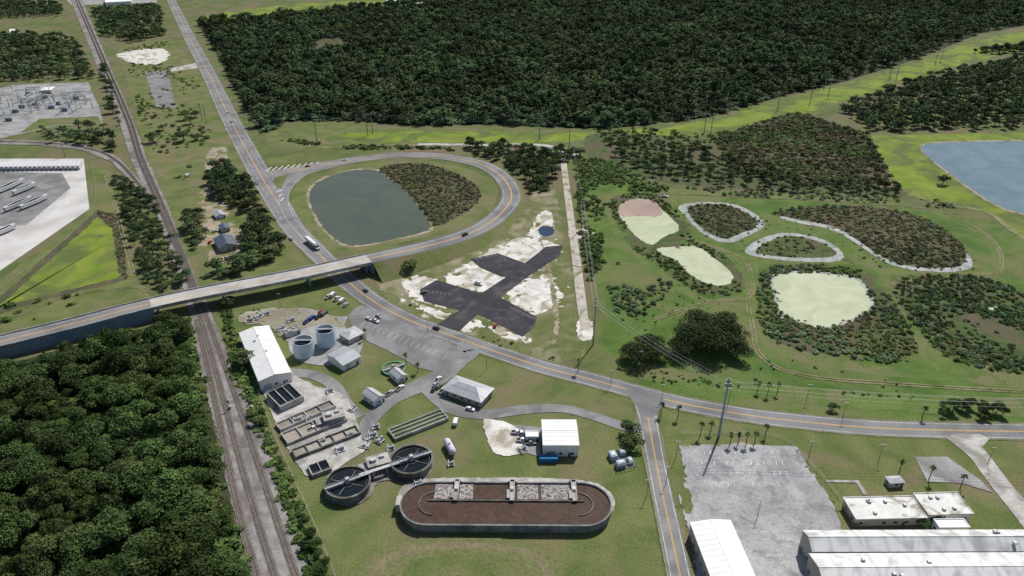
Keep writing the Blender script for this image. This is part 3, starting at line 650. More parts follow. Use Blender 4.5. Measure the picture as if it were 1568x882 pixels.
# ================================================================ BUILDINGS
def bld(name,c4,h,roof='flat',rh=1.5,wall=None,rm=None,eave=.4,win=True,door=True,axis=None,vents=0,skirt=0):
    wall=wall or white; rm=rm or white
    q=[Vector(G(u,v,h)) for u,v in c4]; c=sum(q,Vector((0,0)))/4
    ax=((q[1]-q[0])+(q[2]-q[3])); Wd=ax.length/2; ax.normalize(); D=(abs((q[0]-q[3]).dot(Vector((-ax.y,ax.x))))+abs((q[1]-q[2]).dot(Vector((-ax.y,ax.x)))))/2
    p=empty(name,(c.x,c.y,0),math.atan2(ax.y,ax.x)); w,d=Wd/2,D/2
    m=MB(); m.box((0,0,h/2),(Wd-.002,D-.002,h),0); 
    long_x=(Wd>=D) if axis is None else axis=='x'
    if roof=='gable':
        if long_x: m.add([(-w,-d,h),(-w,d,h),(-w,0,h+rh),(w,-d,h),(w,d,h),(w,0,h+rh)],[(0,2,1),(3,4,5)],0)
        else: m.add([(-w,-d,h),(w,-d,h),(0,-d,h+rh),(-w,d,h),(w,d,h),(0,d,h+rh)],[(0,1,2),(3,5,4)],0)
    m.obj('walls',[wall],parent=p)
    m=MB(); e=eave; W_,D_=w+e,d+e; th=.18
    if roof=='flat':
        m.box((0,0,h+.15),(2*W_,2*D_,.3),0); m.ring([(-W_,-D_),(W_,-D_),(W_,D_),(-W_,D_)],[(-W_+.3,-D_+.3),(W_-.3,-D_+.3),(W_-.3,D_-.3),(-W_+.3,D_-.3)],h+.302,h+.6,0)
    elif roof=='gable':
        dz=rh*e/(d if long_x else w)
        for o_ in (0,th):
            zl=h-dz+o_+.02; zt=h+rh+o_+.02
            if long_x: m.add([(-W_,-D_,zl),(W_,-D_,zl),(W_,0,zt),(-W_,0,zt),(-W_,D_,zl),(W_,D_,zl)],[(0,1,2,3),(3,2,5,4)],0)
            else: m.add([(-W_,-D_,zl),(-W_,D_,zl),(0,D_,zt),(0,-D_,zt),(W_,-D_,zl),(W_,D_,zl)],[(0,3,2,1),(3,4,5,2)],0)
        if long_x: m.box((0,0,h+rh+th+.06),(2*W_,.4,.1),0)
        else: m.box((0,0,h+rh+th+.06),(.4,2*D_,.1),0)
    else:
        k=min(W_,D_); a,b=(W_-k,0) if W_>D_ else (0,D_-k)
        m.add([(-W_,-D_,h),(W_,-D_,h),(W_,D_,h),(-W_,D_,h),(-a,-b,h+rh),(a,-b if a==0 else 0,h+rh),(a,b,h+rh),(-a,b,h+rh)],
              [(0,1,5,4),(1,2,6,5),(2,3,7,6),(3,0,4,7),(3,2,1,0)],0)
    for i in range(vents):
        m.box((R.uniform(-w*.8,w*.8),R.uniform(-d*.7,d*.7),h+(.7 if roof=='flat' else rh*.8+.3)),(1.2,1.2,.9),1)
    m.obj('roof',[rm,steel],parent=p)
    if win:
        m=MB(); nx=max(1,int(Wd/4)); ny=max(1,int(D/4)); wz=min(1.7,h*.55)
        for i in range(nx):
            x=-w+Wd*(i+.5)/nx
            for s in (-1,1): m.box((x,s*d,wz),(1.3,.08,1.1),0); m.box((x,s*(d+.05),wz-.6),(1.5,.1,.08),1)
        for i in range(ny):
            y=-d+D*(i+.5)/ny
            for s in (-1,1): m.box((s*w,y,wz),(.08,1.3,1.1),0)
        m.obj('windows',[glass,white],parent=p)
    if door:
        m=MB(); m.box((w*.3+1.6,-d,1.08),(1.1,.12,2.1),0); m.box((-w*.5,-d,min(h*.4,1.6)),(min(3,Wd*.25),.11,min(h*.75,3)),1); m.obj('door',[darkst,steel],parent=p)
    return p,Wd,D
rw=corr('white_metal_roof',(.66,.66,.65),(.76,.76,.75),'Y',2.5)
rg=corr('gray_metal_roof',(.30,.32,.35),(.38,.40,.43),'X',1.2)
rgray=corr('shingle_roof',(.36,.37,.39),(.44,.45,.47),'X',6)
rold=corr('weathered_metal_roof',(.66,.66,.65),(.38,.38,.375),'X',7,s=.14,lo=.47,hi=.68)
rblue=corr('blue_roof',(.06,.08,.12),(.09,.11,.16),'X',4)
rbig=M('membrane_roof',(.62,.61,.58),(.74,.73,.70),(.36,.34,.28),s1=.2,s2=.12,fine=.1,cr=(.55,.65))
beige=M('beige_wall',(.38,.36,.31),(.44,.42,.37),None,fine=.1)
bld('warehouse',[(367,511),(408,499),(449,570),(396,583)],6,'gable',1.5,white,rw,.3,vents=3)
bld('equipment_shed',[(519,510),(541,500),(558,509),(534,520)],3.5,'hip',1.5,beige,rgray)
bld('equipment_shed',[(502,543),(528,530),(551,546),(524,560)],4,'gable',1.6,white,rg,axis='x',win=False)
bld('pump_house',[(595,570),(608,565),(625,573),(611,580)],3.2,'gable',1.4,white,rgray)
bld('control_house',[(555,602),(570,594),(588,606),(573,615)],3.6,'gable',1.6,white,rgray)
bld('office_house',[(680,592),(700,577),(753,594),(735,618)],3.8,'hip',2.6,beige,rgray,.8)
bld('white_metal_building',[(831,643),(882,643),(886,682),(830,682)],6.5,'gable',1.0,white,rw,.2,axis='x')
bld('small_shed',[(806,661),(824,661),(824,669),(806,669)],3,'flat',1,white,white,win=False)
bld('white_warehouse',[(1068,800),(1130,797),(1150,900),(1085,905)],6.5,'gable',1.0,beige,rw,.3)
bld('factory_building',[(1232,812),(1760,812),(1800,842),(1242,845)],8,'gable',2.2,beige,rold,.3,vents=8)
bld('factory_building',[(1243,848),(1800,846),(1830,900),(1262,905)],8,'gable',2.4,beige,rold,.3,vents=8)
bld('flat_roof_office',[(1296,763),(1398,762),(1415,792),(1308,796)],4,'flat',1,beige,rbig,.5,vents=5)
bld('flat_roof_office',[(1402,757),(1465,756),(1487,786),(1420,789)],4.3,'flat',1,white,rbig,.5,vents=4)
bld('loading_annex',[(1430,796),(1475,796),(1485,808),(1438,809)],4,'flat',1,white,white,.2)
bld('farm_house',[(328,366),(355,360),(363,375),(334,381)],3.5,'gable',2.5,beige,rblue)
bld('garden_shed',[(326,325),(340,322),(344,329),(330,332)],2.6,'gable',1.2,white,rg,win=False)
bld('garden_shed',[(335,345),(348,343),(352,349),(338,352)],2.6,'gable',1.2,beige,rblue,win=False)
bld('gate_cabin',[(1358,730),(1378,729),(1384,738),(1362,740)],2.8,'hip',.8,beige,rgray)
for q in ([(600,0),(640,-3),(650,6),(605,9)],[(160,-4),(200,-6),(200,2),(162,4)],[(15,45),(28,44),(28,49),(15,50)]):
    bld('distant_building',q,7,'flat',1,white,white,.2,win=False)
# ---- storage tanks
def circ(r,n=48,cx=0,cy=0): return [(cx+r*math.cos(2*math.pi*i/n),cy+r*math.sin(2*math.pi*i/n)) for i in range(n)]
def disc(mb,r,z,m,n=48): mb.add([(x,y,z) for x,y in circ(r,n)],[tuple(range(n))],m)
tankw=M('tank_paint',(.42,.52,.60),(.50,.60,.68),(.62,.66,.68),s1=.3,s2=.1,fine=.08,rough=.5)
def tank(u,v,rpx,h):
    x,y=G(u,v,h); r=G(u+rpx,v,h)[0]-x; p=empty('storage_tank',(x,y,0))
    m=MB(); m.ring(circ(r),circ(r-.25),0,h,0); m.ring(circ(r+.15),circ(r+.003),h-.5,h-.2,0); m.ring(circ(r+.12),circ(r+.003),h*.45,h*.45+.2,0); m.obj('shell',[tankw],parent=p)
    m=MB(); disc(m,r-.26,h-3.2,0); m.obj('contents',[wdark],parent=p)
    m=MB(); m.box((0,0,h+.1),(2*r,1.0,.2),0)
    for s in (-.5,.5): m.cyl((-r,s,h+1.1),(r,s,h+1.1),.06,0,6)
    for i in range(9):
        for s in (-.5,.5): m.cyl((-r+i*r/4,s,h),(-r+i*r/4,s,h+1.1),.05,0,5)
    for s in (-.3,.3): m.cyl((r+.4,s,0),(r+.4,s,h+1),.05,0,5)
    for i in range(int(h/.4)): m.cyl((r+.4,-.3,i*.4),(r+.4,.3,i*.4),.03,0,4)
    m.obj('walkway_and_ladder',[steel],parent=p)
tank(463,521,15.5,9); tank(497,504,14,10)
# ---- clarifiers
def clar(name,u,v,rpx,h,water,ang,rim=conc,drop=1.1):
    x,y=G(u,v,h); r=G(u+rpx,v,h)[0]-x; p=empty(name,(x,y,0),ang)
    m=MB(); m.ring(circ(r,64),circ(r-.4,64),0,h,0); m.ring(circ(r+.35,64),circ(r+.003,64),h-.25,h-.02,0); m.obj('tank_wall',[rim],parent=p)
    m=MB(); disc(m,r-.402,h-drop,0,64); m.obj('water',[water],parent=p)
    m=MB(); m.ring(circ(r-1.3,64),circ(r-1.42,64),h-drop-.4,h-drop+.2,0); m.ring(circ(r*.28,32),circ(r*.28-.15,32),h-drop-.4,h-drop+.3,0); m.obj('weir_ring',[concd],parent=p)
    m=MB(); m.box((0,0,h+.35),(2*r+1,1.0,.2),0); m.cyl((0,0,h-drop),(0,0,h+1.3),.9,0,14)
    for s in (-.5,.5):
        for zz in (1.0,1.5): m.cyl((-r,s,h+zz),(r,s,h+zz),.05,0,5)
        for i in range(11): m.cyl((-r+i*r/5,s,h+.4),(-r+i*r/5,s,h+1.5),.05,0,5)
    m.box((0,0,h+1.6),(1.6,1.6,.5),1)
    for a in (0.8,2.4,3.9,5.5): m.cyl((0,0,h-drop+.3),(math.cos(a)*(r-2),math.sin(a)*(r-2),h-drop+.3),.1,1,5)
    m.obj('access_bridge',[steel,conc],parent=p)
clar('clarifier',532,737,34,4,wdark,.5,concd); clar('clarifier',630,702,32,4,wdark,.45,concd)
clar('green_clarifier',603,563,17.5,1.2,wgreen,.5,M('green_tank_paint',(.12,.28,.16),(.16,.33,.2),None),.5)
# ---- oxidation ditch
h=4.2; xl=G(613,770,h); xr=G(937,775,h); yb=G(774,738,h)[1]; yf=G(774,804,h)[1]
L=xr[0]-xl[0]; Wt=yb-yf; cx=(xl[0]+xr[0])/2; cy=(yb+yf)/2
def stad(L,W,n=20,ins=0):
    r=W/2; a=(L-W)/2; r2=r-ins; pts=[]
    for i in range(n+1): t=-math.pi/2+math.pi*i/n; pts.append((a+r2*math.cos(t),r2*math.sin(t)))
    for i in range(n+1): t=math.pi/2+math.pi*i/n; pts.append((-a+r2*math.cos(t),r2*math.sin(t)))
    return pts
region('ditch_apron',[(606,765),(618,740),(660,732),(900,732),(942,758),(941,785),(905,815),(650,815),(620,803)],conc,2,.3)
region('clarifier_gravel',[(492,745),(500,768),(532,778),(568,766),(575,740),(600,735),(640,742),(666,720),(660,688),(630,678),(592,695),(540,715)],concd,1,.5)
od=empty('oxidation_ditch',(cx,cy,0),-.008)
m=MB(); m.ring(stad(L,Wt),stad(L,Wt,ins=.4),0,h,0); m.ring(stad(L+.5,Wt+.5),stad(L+.01,Wt+.01),h-.35,h-.03,0)
for i in range(14): m.box((-L/2+Wt/2+i*(L-Wt)/13,-Wt/2-.25,h*.45),(.4,.35,h*.85),0)
m.obj('tank_wall',[M('basin_wall_concrete',(.20,.21,.21),(.30,.30,.29),(.14,.15,.16),s1=.3,s2=.12,fine=.15)],parent=od)
m=MB(); st=stad(L,Wt,ins=.402); m.add([(x,y,h-.7) for x,y in st],[tuple(range(len(st)))],0); m.obj('mixed_liquor',[wbrown],parent=od)
m=MB(); ym=Wt*.06; m.box((0,ym,h-.5),(L-Wt*.95,.35,.9),0)
for s in (-1,1):
    a0=(L-Wt)/2; rr=Wt*.27
    pts=[(s*(a0-2+rr*math.cos(t)),rr*math.sin(t)) for t in [-.5*math.pi+math.pi*i/16 for i in range(17)]]
    pi=[(s*(a0-2+(rr-.3)*math.cos(t)),(rr-.3)*math.sin(t)) for t in [-.5*math.pi+math.pi*i/16 for i in range(17)]]
    for i in range(16):
        A,B_,C_,D_=pts[i],pts[i+1],pi[i+1],pi[i]; V=[(q[0],q[1],zz) for zz in (h-1,h-.25) for q in (A,B_,C_,D_)]
        m.add(V,[(4,5,6,7),(0,1,5,4),(2,3,7,6)],0)
m.obj('divider_wall',[concd],parent=od)
m=MB()
for fx in (-.245,.03,.335):
    x=fx*L*.98; m.box((x,Wt*.29,h+.3),(2.0,Wt*.50,.4),0); m.box((x-1.6,Wt*.2,h+.3),(1.2,Wt*.2,.35),0)
    for s in (-.9,.9):
        m.cyl((x+s,Wt*.05,h+1.4),(x+s,Wt*.5,h+1.4),.06,1,5)
        for i in range(6): m.cyl((x+s,Wt*(.05+.09*i),h+.4),(x+s,Wt*(.05+.09*i),h+1.4),.05,1,5)
    m.box((x,Wt*.53,h-.2),(3.5,1.6,1.4),0); m.box((x,Wt*.3,h+1.0),(1.2,1.6,1.0),1)
m.box((-L/2-.8,1,h*.5),(2.2,5,h),0)
m.obj('aerator_bridges',[conc,steel],parent=od)
m=MB()
for a,b in ((-.345,-.262),(-.225,-.16),(.055,.155),(.17,.32)):
    m.box(((a+b)/2*L,Wt*.29,h-.68),((b-a)*L,Wt*.36,.05),0)
m.obj('aeration_foam_patch',[foam],parent=od)
# ---- process basins
def slabbox(name,c4,h,water,wall=conc,div=2,t=.5,axis='x',drop=.8):
    q=[Vector(G(u,v,h)) for u,v in c4]; c=sum(q,Vector((0,0)))/4; ax=(q[1]-q[0])+(q[2]-q[3]); Wd=ax.length/2; ax.normalize(); n=Vector((-ax.y,ax.x)); D=abs((q[0]-q[3]).dot(n)+(q[1]-q[2]).dot(n))/2
    p=empty(name,(c.x,c.y,0),math.atan2(ax.y,ax.x)); w,d=Wd/2,D/2; m=MB()
    rc=lambda a,b:[(-a,-b),(a,-b),(a,b),(-a,b)]
    m.ring(rc(w,d),rc(w-t,d-t),0,h,0)
    for i in range(1,div):
        if axis=='x': m.box((-w+Wd*i/div,0,h/2-.01),(t*.8,D-2*t,h),0)
        else: m.box((0,-d+D*i/div,h/2-.01),(Wd-2*t,t*.8,h),0)
    m.obj('walls',[wall],parent=p); m=MB(); m.box((0,0,(h-drop)/2),(Wd-2*t,D-2*t,h-drop),0); m.obj('water',[water],parent=p)
    m=MB(); 
    for s in (-1,1):
        m.cyl((-w,s*d,h+1),(w,s*d,h+1),.05,0,5)
        for i in range(int(Wd/2)+1): m.cyl((-w+i*2,s*d,h),(-w+i*2,s*d,h+1),.04,0,5)
    m.obj('handrail',[steel],parent=p); return p
slabbox('chlorine_contact_basin',[(592,657),(672,627),(690,638),(606,672)],1.8,wgreen,conc,3,axis='y')
slabbox('filter_tank',[(412,600),(440,586),(468,606),(424,624)],3.5,wdark,conc,3)
slabbox('sludge_drying_bed',[(420,648),(505,612),(515,620),(430,658)],1.8,M('dry_sludge',(.20,.17,.14),(.28,.24,.20),None),conc,4)
slabbox('sludge_drying_bed',[(430,662),(520,628),(532,640),(440,680)],1.8,M('bed_sand',(.28,.25,.21),(.38,.34,.29),None),conc,4)
slabbox('sludge_drying_bed',[(446,688),(545,650),(552,662),(452,700)],1.8,M('bed_gravel',(.26,.23,.19),(.40,.37,.32),None),concd,5)
slabbox('equalization_tank',[(470,712),(500,702),(508,716),(478,728)],2,wdark,conc,2)
blu=M('blue_gray_paint',(.30,.36,.42),(.36,.42,.48),None,fine=.08)
bld('process_unit',[(418,632),(470,618),(508,606),(512,612),(425,642)],2.5,'flat',1,blu,lot,.1,win=False,vents=4)
for (u,v) in ((512,645),(580,715)):
    x,y=G(u,v); p=empty('headworks_structure',(x,y,0),.4); m=MB()
    m.box((0,0,2),(9,6,4),0); m.box((0,0,4.15),(10,7,.3),0); m.box((-6.5,0,1.2),(4,5,2.4),0)
    m.obj('structure',[conc],parent=p); m=MB(); m.box((-2,0,4.9),(2.4,2,1.2),0); m.box((2,1,4.8),(2,1.4,1.0),0)
    for i in range(4): m.cyl((-5+i*1.2,-4.5,.5),(-5+i*1.2,4,.5),.3,0,8)
    for s in (-3.4,3.4):
        m.cyl((-4.9,s,5.3),(4.9,s,5.3),.05,0,5)
        for i in range(8): m.cyl((-4.9+i*1.4,s,4.3),(-4.9+i*1.4,s,5.3),.05,0,5)
    m.obj('pumps_and_pipes',[steel],parent=p)
def pump(u,v,az,s=1):
    x,y=G(u,v); m=MB(); m.box((0,0,.2),(4*s,3*s,.4),1); m.cyl((-1.2*s,0,.9),(1*s,0,.9),.55*s,0,12); m.box((1.3*s,0,1.1),(.8*s,1.2*s,1.5*s),2)
    m.cyl((-1.2*s,0,.9),(-1.2*s,2.4*s,.9),.2,0,8); m.cyl((-1.2*s,-2.4*s,.5),(-1.2*s,0,.9),.2,0,8); m.cyl((.2,0,1.2),(.2,0,2.2*s),.14,0,6)
    m.obj('pump_unit',[steel,conc,blu],(x,y,LZ[0]),az)
for u,v,a,s in ((570,668,.3,1.2),(582,676,.9,1),(598,688,.2,1),(560,682,1.3,1.3),(486,655,.4,1.2),(472,642,.5,1),(535,668,.4,1),(520,690,.4,1.2),(493,678,.4,1),(455,645,.3,1.3),(540,628,1,1),(575,655,.2,1),(447,612,.4,1.2),(640,742,.3,1),(505,600,.3,1),(690,712,.1,.8),(800,690,.5,1),(430,505,.7,1.3),(382,492,.2,1.3),(395,487,.8,1.4),(408,482,.3,1.2),(445,492,.5,1.3)): pump(u,v,a,s)
mb=MB(); a=G(550,728,4);b=G(612,708,4); dx,dy=b[0]-a[0],b[1]-a[1]; an=math.atan2(dy,dx); l=math.hypot(dx,dy)
mb.box(((a[0]+b[0])/2,(a[1]+b[1])/2,4.2),(l,1.6,.25),0,an)
for i in range(4): mb.box((a[0]+dx*i/3,a[1]+dy*i/3,2.05),(.4,1.2,4.1),0,an)
mb.obj('elevated_walkway',[steel])
x,y=G(689,690); m=MB(); an=2.0
d=Vector((math.cos(an),math.sin(an),0)); c=Vector((x,y,2.6)); L2=4
m.cyl(c-d*L2,c+d*L2,1.6,0,20); m.cyl(c+d*L2,c+d*(L2+.9),1.6,0,20,.9); m.cyl(c-d*L2,c-d*(L2+.9),1.6,0,20,.9)
for s in (-2.5,2.5): m.box((c+d*s)-Vector((0,0,1.8)),(1,2.8,1.6),1,an)
m.cyl(c+Vector((0,0,1.5)),c+Vector((0,0,2.2)),.4,1,10)
m.obj('chemical_tank',[M('tank_white_lilac',(.55,.50,.62),(.62,.58,.68),None,fine=.05),conc])
x,y=G(840,706); m=MB(); m.box((0,0,1.3),(8,2.4,2.2),0)
for i in range(9): m.box((-3.6+i*.9,-1.24,1.3),(.12,.1,2.1),0)
m.box((0,0,2.45),(8.1,2.5,.1),0); m.obj('waste_container',[M('blue_paint',(.03,.16,.36),(.05,.2,.42),None)],(x,y,0))
x,y=G(952,706); p=empty('generator_yard',(x,y,0),.3); m=MB(); m.box((0,0,.12),(9,10,.24),0); m.obj('pad',[concd],parent=p)
m=MB()
for a_,b_,w_,d_,h_ in ((-3,3,3,4,2.4),(2,4,2.5,3,2),(-2,-3,4,2.5,2.6),(3,-2,2,3,1.8)): m.box((a_,b_,.3+h_/2),(w_,d_,h_),0); m.box((a_,b_,.4+h_),(w_*.6,d_*.6,.3),1)
for i in range(5): m.cyl((-4.6+i*2.1,-5.2,.1),(-4.6+i*2.1,-5.2,3.2),.1,1,6)
m.cyl((-4.6,-5.2,3),(3.8,-5.2,3),.12,1,6); m.obj('equipment',[blu,steel],parent=p)
# ================================================================ VEHICLES
pm={}
def paint(c):
    if c not in pm:
        m=bpy.data.materials.new('car_paint'); m.use_nodes=True; N=m.node_tree.nodes;L_=m.node_tree.links;B=N['Principled BSDF']
        t=N.new('ShaderNodeTexNoise'); t.inputs['Scale'].default_value=3; L_.new(mixc(N,L_,mr(N,L_,t.outputs['Fac'],.3,.7),[q*.9 for q in c],c),B.inputs['Base Color'])
        B.inputs['Roughness'].default_value=.3; B.inputs['Coat Weight'].default_value=.5; pm[c]=m
    return pm[c]
WH=(.75,.75,.75);SI=(.4,.41,.42);BK=(.02,.02,.022);RD=(.35,.03,.03);BL=(.03,.08,.25);GY=(.12,.12,.13)
def vehicle(u,v,u2,v2,col=WH,kind='car',nm='parked_car',z=0.0):
    a=G(u,v,z);b=G(u2,v2,z); an=math.atan2(b[1]-a[1],b[0]-a[0]); m=MB()
    if kind=='car':
        m.prof([(-2.3,.35),(2.3,.35),(2.35,.7),(2.1,.88),(1.1,.98),(-1.7,1.02),(-2.3,.95),(-2.35,.6)],-.9,.9,0)
        m.add([(1.1,-.82,.98),(1.1,.82,.98),(-2.0,.82,1.0),(-2.0,-.82,1.0),(.35,-.65,1.48),(.35,.65,1.48),(-1.4,.65,1.48),(-1.4,-.65,1.48)],[(0,1,5,4),(1,2,6,5),(2,3,7,6),(3,0,4,7)],1)
        m.box((-.52,0,1.495),(1.8,1.32,.04),0)
        wx=(-1.45,1.45)
    elif kind=='pickup':
        m.prof([(-2.8,.45),(2.7,.45),(2.75,.95),(2.5,1.12),(1.3,1.2),(-2.8,1.15)],-.98,.98,0)
        m.add([(1.35,-.88,1.2),(1.35,.88,1.2),(-.7,.88,1.2),(-.7,-.88,1.2),(.75,-.72,1.82),(.75,.72,1.82),(-.5,.72,1.82),(-.5,-.72,1.82)],[(0,1,5,4),(1,2,6,5),(2,3,7,6),(3,0,4,7)],1)
        m.box((.12,0,1.84),(1.3,1.46,.05),0); m.box((-1.8,0,1.16),(1.8,1.6,.03),2)
        for s in (-.92,.92): m.box((-1.8,s,1.22),(2.0,.12,.15),0)
        wx=(-1.75,1.75)
    elif kind=='van':
        m.prof([(-2.8,.4),(2.7,.4),(2.75,1.1),(2.0,1.35),(1.4,2.1),(-2.75,2.15)],-.98,.98,0)
        m.add([(2.0,-.85,1.38),(2.0,.85,1.38),(1.46,.8,2.06),(1.46,-.8,2.06)],[(0,1,2,3)],1); m.box((.9,0,1.65),(.9,1.98,.5),1); wx=(-1.8,1.8)
    elif kind in('trailer','semi'):
        m.box((0,0,2.55),(15.5,2.5,2.8),0); m.box((0,0,1.08),(15,1.0,.15),2); m.box((-7.77,0,2.5),(.05,2.3,2.5),3)
        m.box((0,0,3.965),(15.3,2.42,.04),0)
        for s in (-.9,.9): m.box((4.2,s,.55),(.2,.15,1.0),2)
        wx=(-6.5,-5.2)
        if kind=='semi':
            m.prof([(7.4,.6),(12.2,.6),(12.3,1.6),(10.9,1.9),(10.4,3.0),(9.9,3.7),(8.2,3.8),(8.1,1.1),(7.4,1.0)],-1.2,1.2,4)
            m.add([(10.93,-1.05,1.95),(10.93,1.05,1.95),(10.43,1.0,2.95),(10.43,-1.0,2.95)],[(0,1,2,3)],1); wx=(-6.5,-5.2,7.0,8.2,11.4)
    for x in wx:
        for s in (-1,1):
            yy=.86 if kind=='car' else 1.0; r=.34 if kind=='car' else (.5 if kind in('trailer','semi') else .4)
            m.cyl((x,s*yy-.12,r),(x,s*yy+.12,r),r,2,12)
    return m.obj(nm,[paint(col),glass,tyre,steel,paint(SI)],((a[0]),(a[1]),(z if z>1 else .2)+.02),an)
for u,v,c,k in ((503,456,WH,'pickup'),(510,453,WH,'van'),(516,459,WH,'pickup'),(524,462,WH,'van'),(530,468,SI,'car'),(470,494,BL,'pickup'),(488,487,BK,'pickup'),(497,482,GY,'van'),(492,479,RD,'car')):
    vehicle(u,v,u+5,v-4,c,k,'parked_'+{'car':'car','pickup':'pickup_truck','van':'van'}[k])
vehicle(478,489,488,482,BL,'van','parked_van')
for u,v,u2,v2,c,k in ((565,490,572,493,WH,'car'),(575,493,583,497,WH,'pickup'),(597,604,604,599,SI,'pickup'),(613,596,620,591,WH,'pickup'),(667,590,672,584,SI,'car'),(672,594,678,588,GY,'car'),(671,583,676,578,WH,'pickup'),(678,600,684,594,WH,'pickup'),(665,598,671,592,BK,'car'),(720,628,728,630,WH,'car'),(698,648,700,641,WH,'van'),(792,664,800,664,WH,'pickup'),(800,676,808,676,WH,'pickup'),(812,680,820,680,SI,'pickup'),(805,668,813,668,BL,'pickup'),(733,436,740,438,WH,'pickup'),(649,449,655,447,GY,'car'),(540,510,546,506,BK,'car'),(480,658,486,655,WH,'pickup'),(288,270,296,266,WH,'van'),(330,355,336,354,WH,'car'),(316,350,318,358,SI,'car'),(1018,302,1026,303,WH,'pickup'),(758,500,760,495,RD,'car'),(580,486,588,490,SI,'car'),(345,352,350,350,WH,'car'),(322,372,326,368,RD,'car')):
    vehicle(u,v,u2,v2,c,k,'parked_'+{'car':'car','pickup':'pickup_truck','van':'van'}[k])
for u,v,u2,v2,c,k,zz in ((668,504,660,501,BK,'car',0),(446,367,440,358,SI,'car',0),(349,173,345,166,WH,'car',0),(471,256,480,255,BK,'car',0),(712,360,722,355,BK,'pickup',4.8),(528,246,538,245,WH,'car',.1),(560,446,552,440,GY,'car',0),(355,187,350,179,SI,'car',0)):
    vehicle(u,v,u2,v2,c,k,'car' if k=='car' else 'pickup_truck',zz)
vehicle(477,375,497,392,WH,'semi','semi_truck')
for i in range(17): vehicle(6+7.3*i,258-.1*i,10+7.3*i,250,WH,'trailer','semi_trailer')
for (x0,y0,n) in ((6,291,5),(34,292,3),(22,317,4),(46,314,4),(0,358,3)):
    for i in range(n): vehicle(x0+5*i,y0-2.5*i+3,x0+5*i+10,y0-2.5*i-1,WH,'trailer','semi_trailer')
# ================================================================ POLES, WIRES, SUBSTATION
def upole(u,v,h,r=.28,arms=2,mat=None,name='power_pole',aw=3,az=0):
    x,y=G(u,v); m=MB(); m.cyl((0,0,0),(0,0,h),r,0,10,r*.55)
    for i in range(arms):
        m.box((0,0,h-.8-i*2.4),(aw*2,.18,.18),1,az)
        for s in (-1,1):
            m.cyl((math.cos(az)*aw*.95*s,math.sin(az)*aw*.95*s,h-.8-i*2.4),(math.cos(az)*aw*.95*s,math.sin(az)*aw*.95*s,h-1.7-i*2.4),.08,1,6)
    m.obj(name,[mat or wood,steel],(x,y,0)); return Vector((x,y,h-1.7))
stl=M('weathered_pole_steel',(.20,.21,.23),(.26,.27,.29),None)
t1=upole(1100,670,34,.6,3,M('pole_concrete_blue',(.24,.31,.40),(.30,.37,.46),None),'transmission_pole',1.5)
t2=upole(908,528,31,.42,3,stl,'transmission_pole',1.4)
t3=upole(890,352,25,.35,3,stl,'transmission_pole',1.4); t4=upole(871,238,27,.45,3,stl,'transmission_pole',1.4)
t0=upole(1700,700,34,.6,3,stl,'transmission_pole',1.5)
q1=upole(826,214,28,.5,2,stl,'transmission_pole',3); q2=upole(486,222,32,.5,2,stl,'transmission_pole',3); q3=upole(571,205,22,.45,1,stl,'transmission_pole',4); q4=upole(563,207,22,.45,1,stl,'transmission_pole',4)
q0=upole(100,240,26,.5,2,stl,'transmission_pole',3)
for u,v in ((1078,205),(1088,207),(1190,170),(1262,135),(1268,148),(1240,160),(1362,120),(1372,122),(1440,95),(1432,97)): upole(u,v,22,.45,1,stl,'transmission_pole',4)
for u,v in ((310,185),(316,188),(40,120),(75,122)): upole(u,v,20,.4,2,stl,'transmission_pole',3)
for u,v in ((655,510),(745,565),(935,590),(1013,612),(1115,618),(1235,612),(1290,640),(980,560),(560,470),(1035,700),(1160,790),(1238,700),(1512,710),(990,760),(1345,705),(430,470),(1020,740)): upole(u,v,10,.14,1,wood,'utility_pole',1.0)
mb=MB()
def wire(a,b,sag=3,r=.03):
    pr=None
    for i in range(15):
        t=i/14; q=a.lerp(b,t); q.z-=sag*4*t*(1-t)
        if pr is not None: mb.cyl(pr,q,r,0,4,cap=False)
        pr=q
for dz in (0,-2.4,-4.8):
    for s in (-1.3,1.3):
        if s<0 and dz<-3: continue
        o_=Vector((s,0,dz))
        for a,b in ((t0,t1),(t1,t2),(t2,t3)): wire(a+o_,b+o_)
    wire(t3+Vector((1.3,0,dz)),t4+Vector((1.3,0,dz)),3,.02)
for s in (-2.8,2.8):
    for a,b in ((t4,q1),(q1,q3),(q3,q2),(q2,q0)): wire(a+Vector((0,s,0)),b+Vector((0,s,0)))
mb.obj('power_line_wires',[steel])
for u,v in ((352,628),(385,628)):
    x,y=G(u,v); m=MB(); m.cyl((0,0,0),(0,0,6),.15,0,8); m.box((0,0,5.2),(.8,.3,1.4),1); m.box((0,.8,1),(1.4,1.0,2),0); m.obj('railway_signal',[steel,darkst],(x,y,0))
def gantry(u,v,w=14,h=12):
    x,y=G(u,v); m=MB()
    for s in (-1,1):
        for t in (-.5,.5): m.cyl((s*w/2+t,t,0),(s*w/2,0,h),.22,0,5)
        for i in range(6): m.cyl((s*w/2-.4,-.4,i*2),(s*w/2+.3,.3,i*2+2),.12,0,4)
    for zz in (h-.1,h-1.1): m.cyl((-w/2,0,zz),(w/2,0,zz),.24,0,5)
    for i in range(10): m.cyl((-w/2+i*w/10,0,h-1.1),(-w/2+(i+1)*w/10,0,h-.1),.12,0,4)
    for i in range(3): m.cyl((-w/3+i*w/3,0,h-1.1),(-w/3+i*w/3,0,h-3),.2,0,6)
    m.obj('substation_gantry',[steel],(x,y,0),R.choice((.2,1.7)))
for i in range(34): gantry(R.uniform(-20,132),R.uniform(140,174),R.uniform(12,24),R.uniform(6,13))
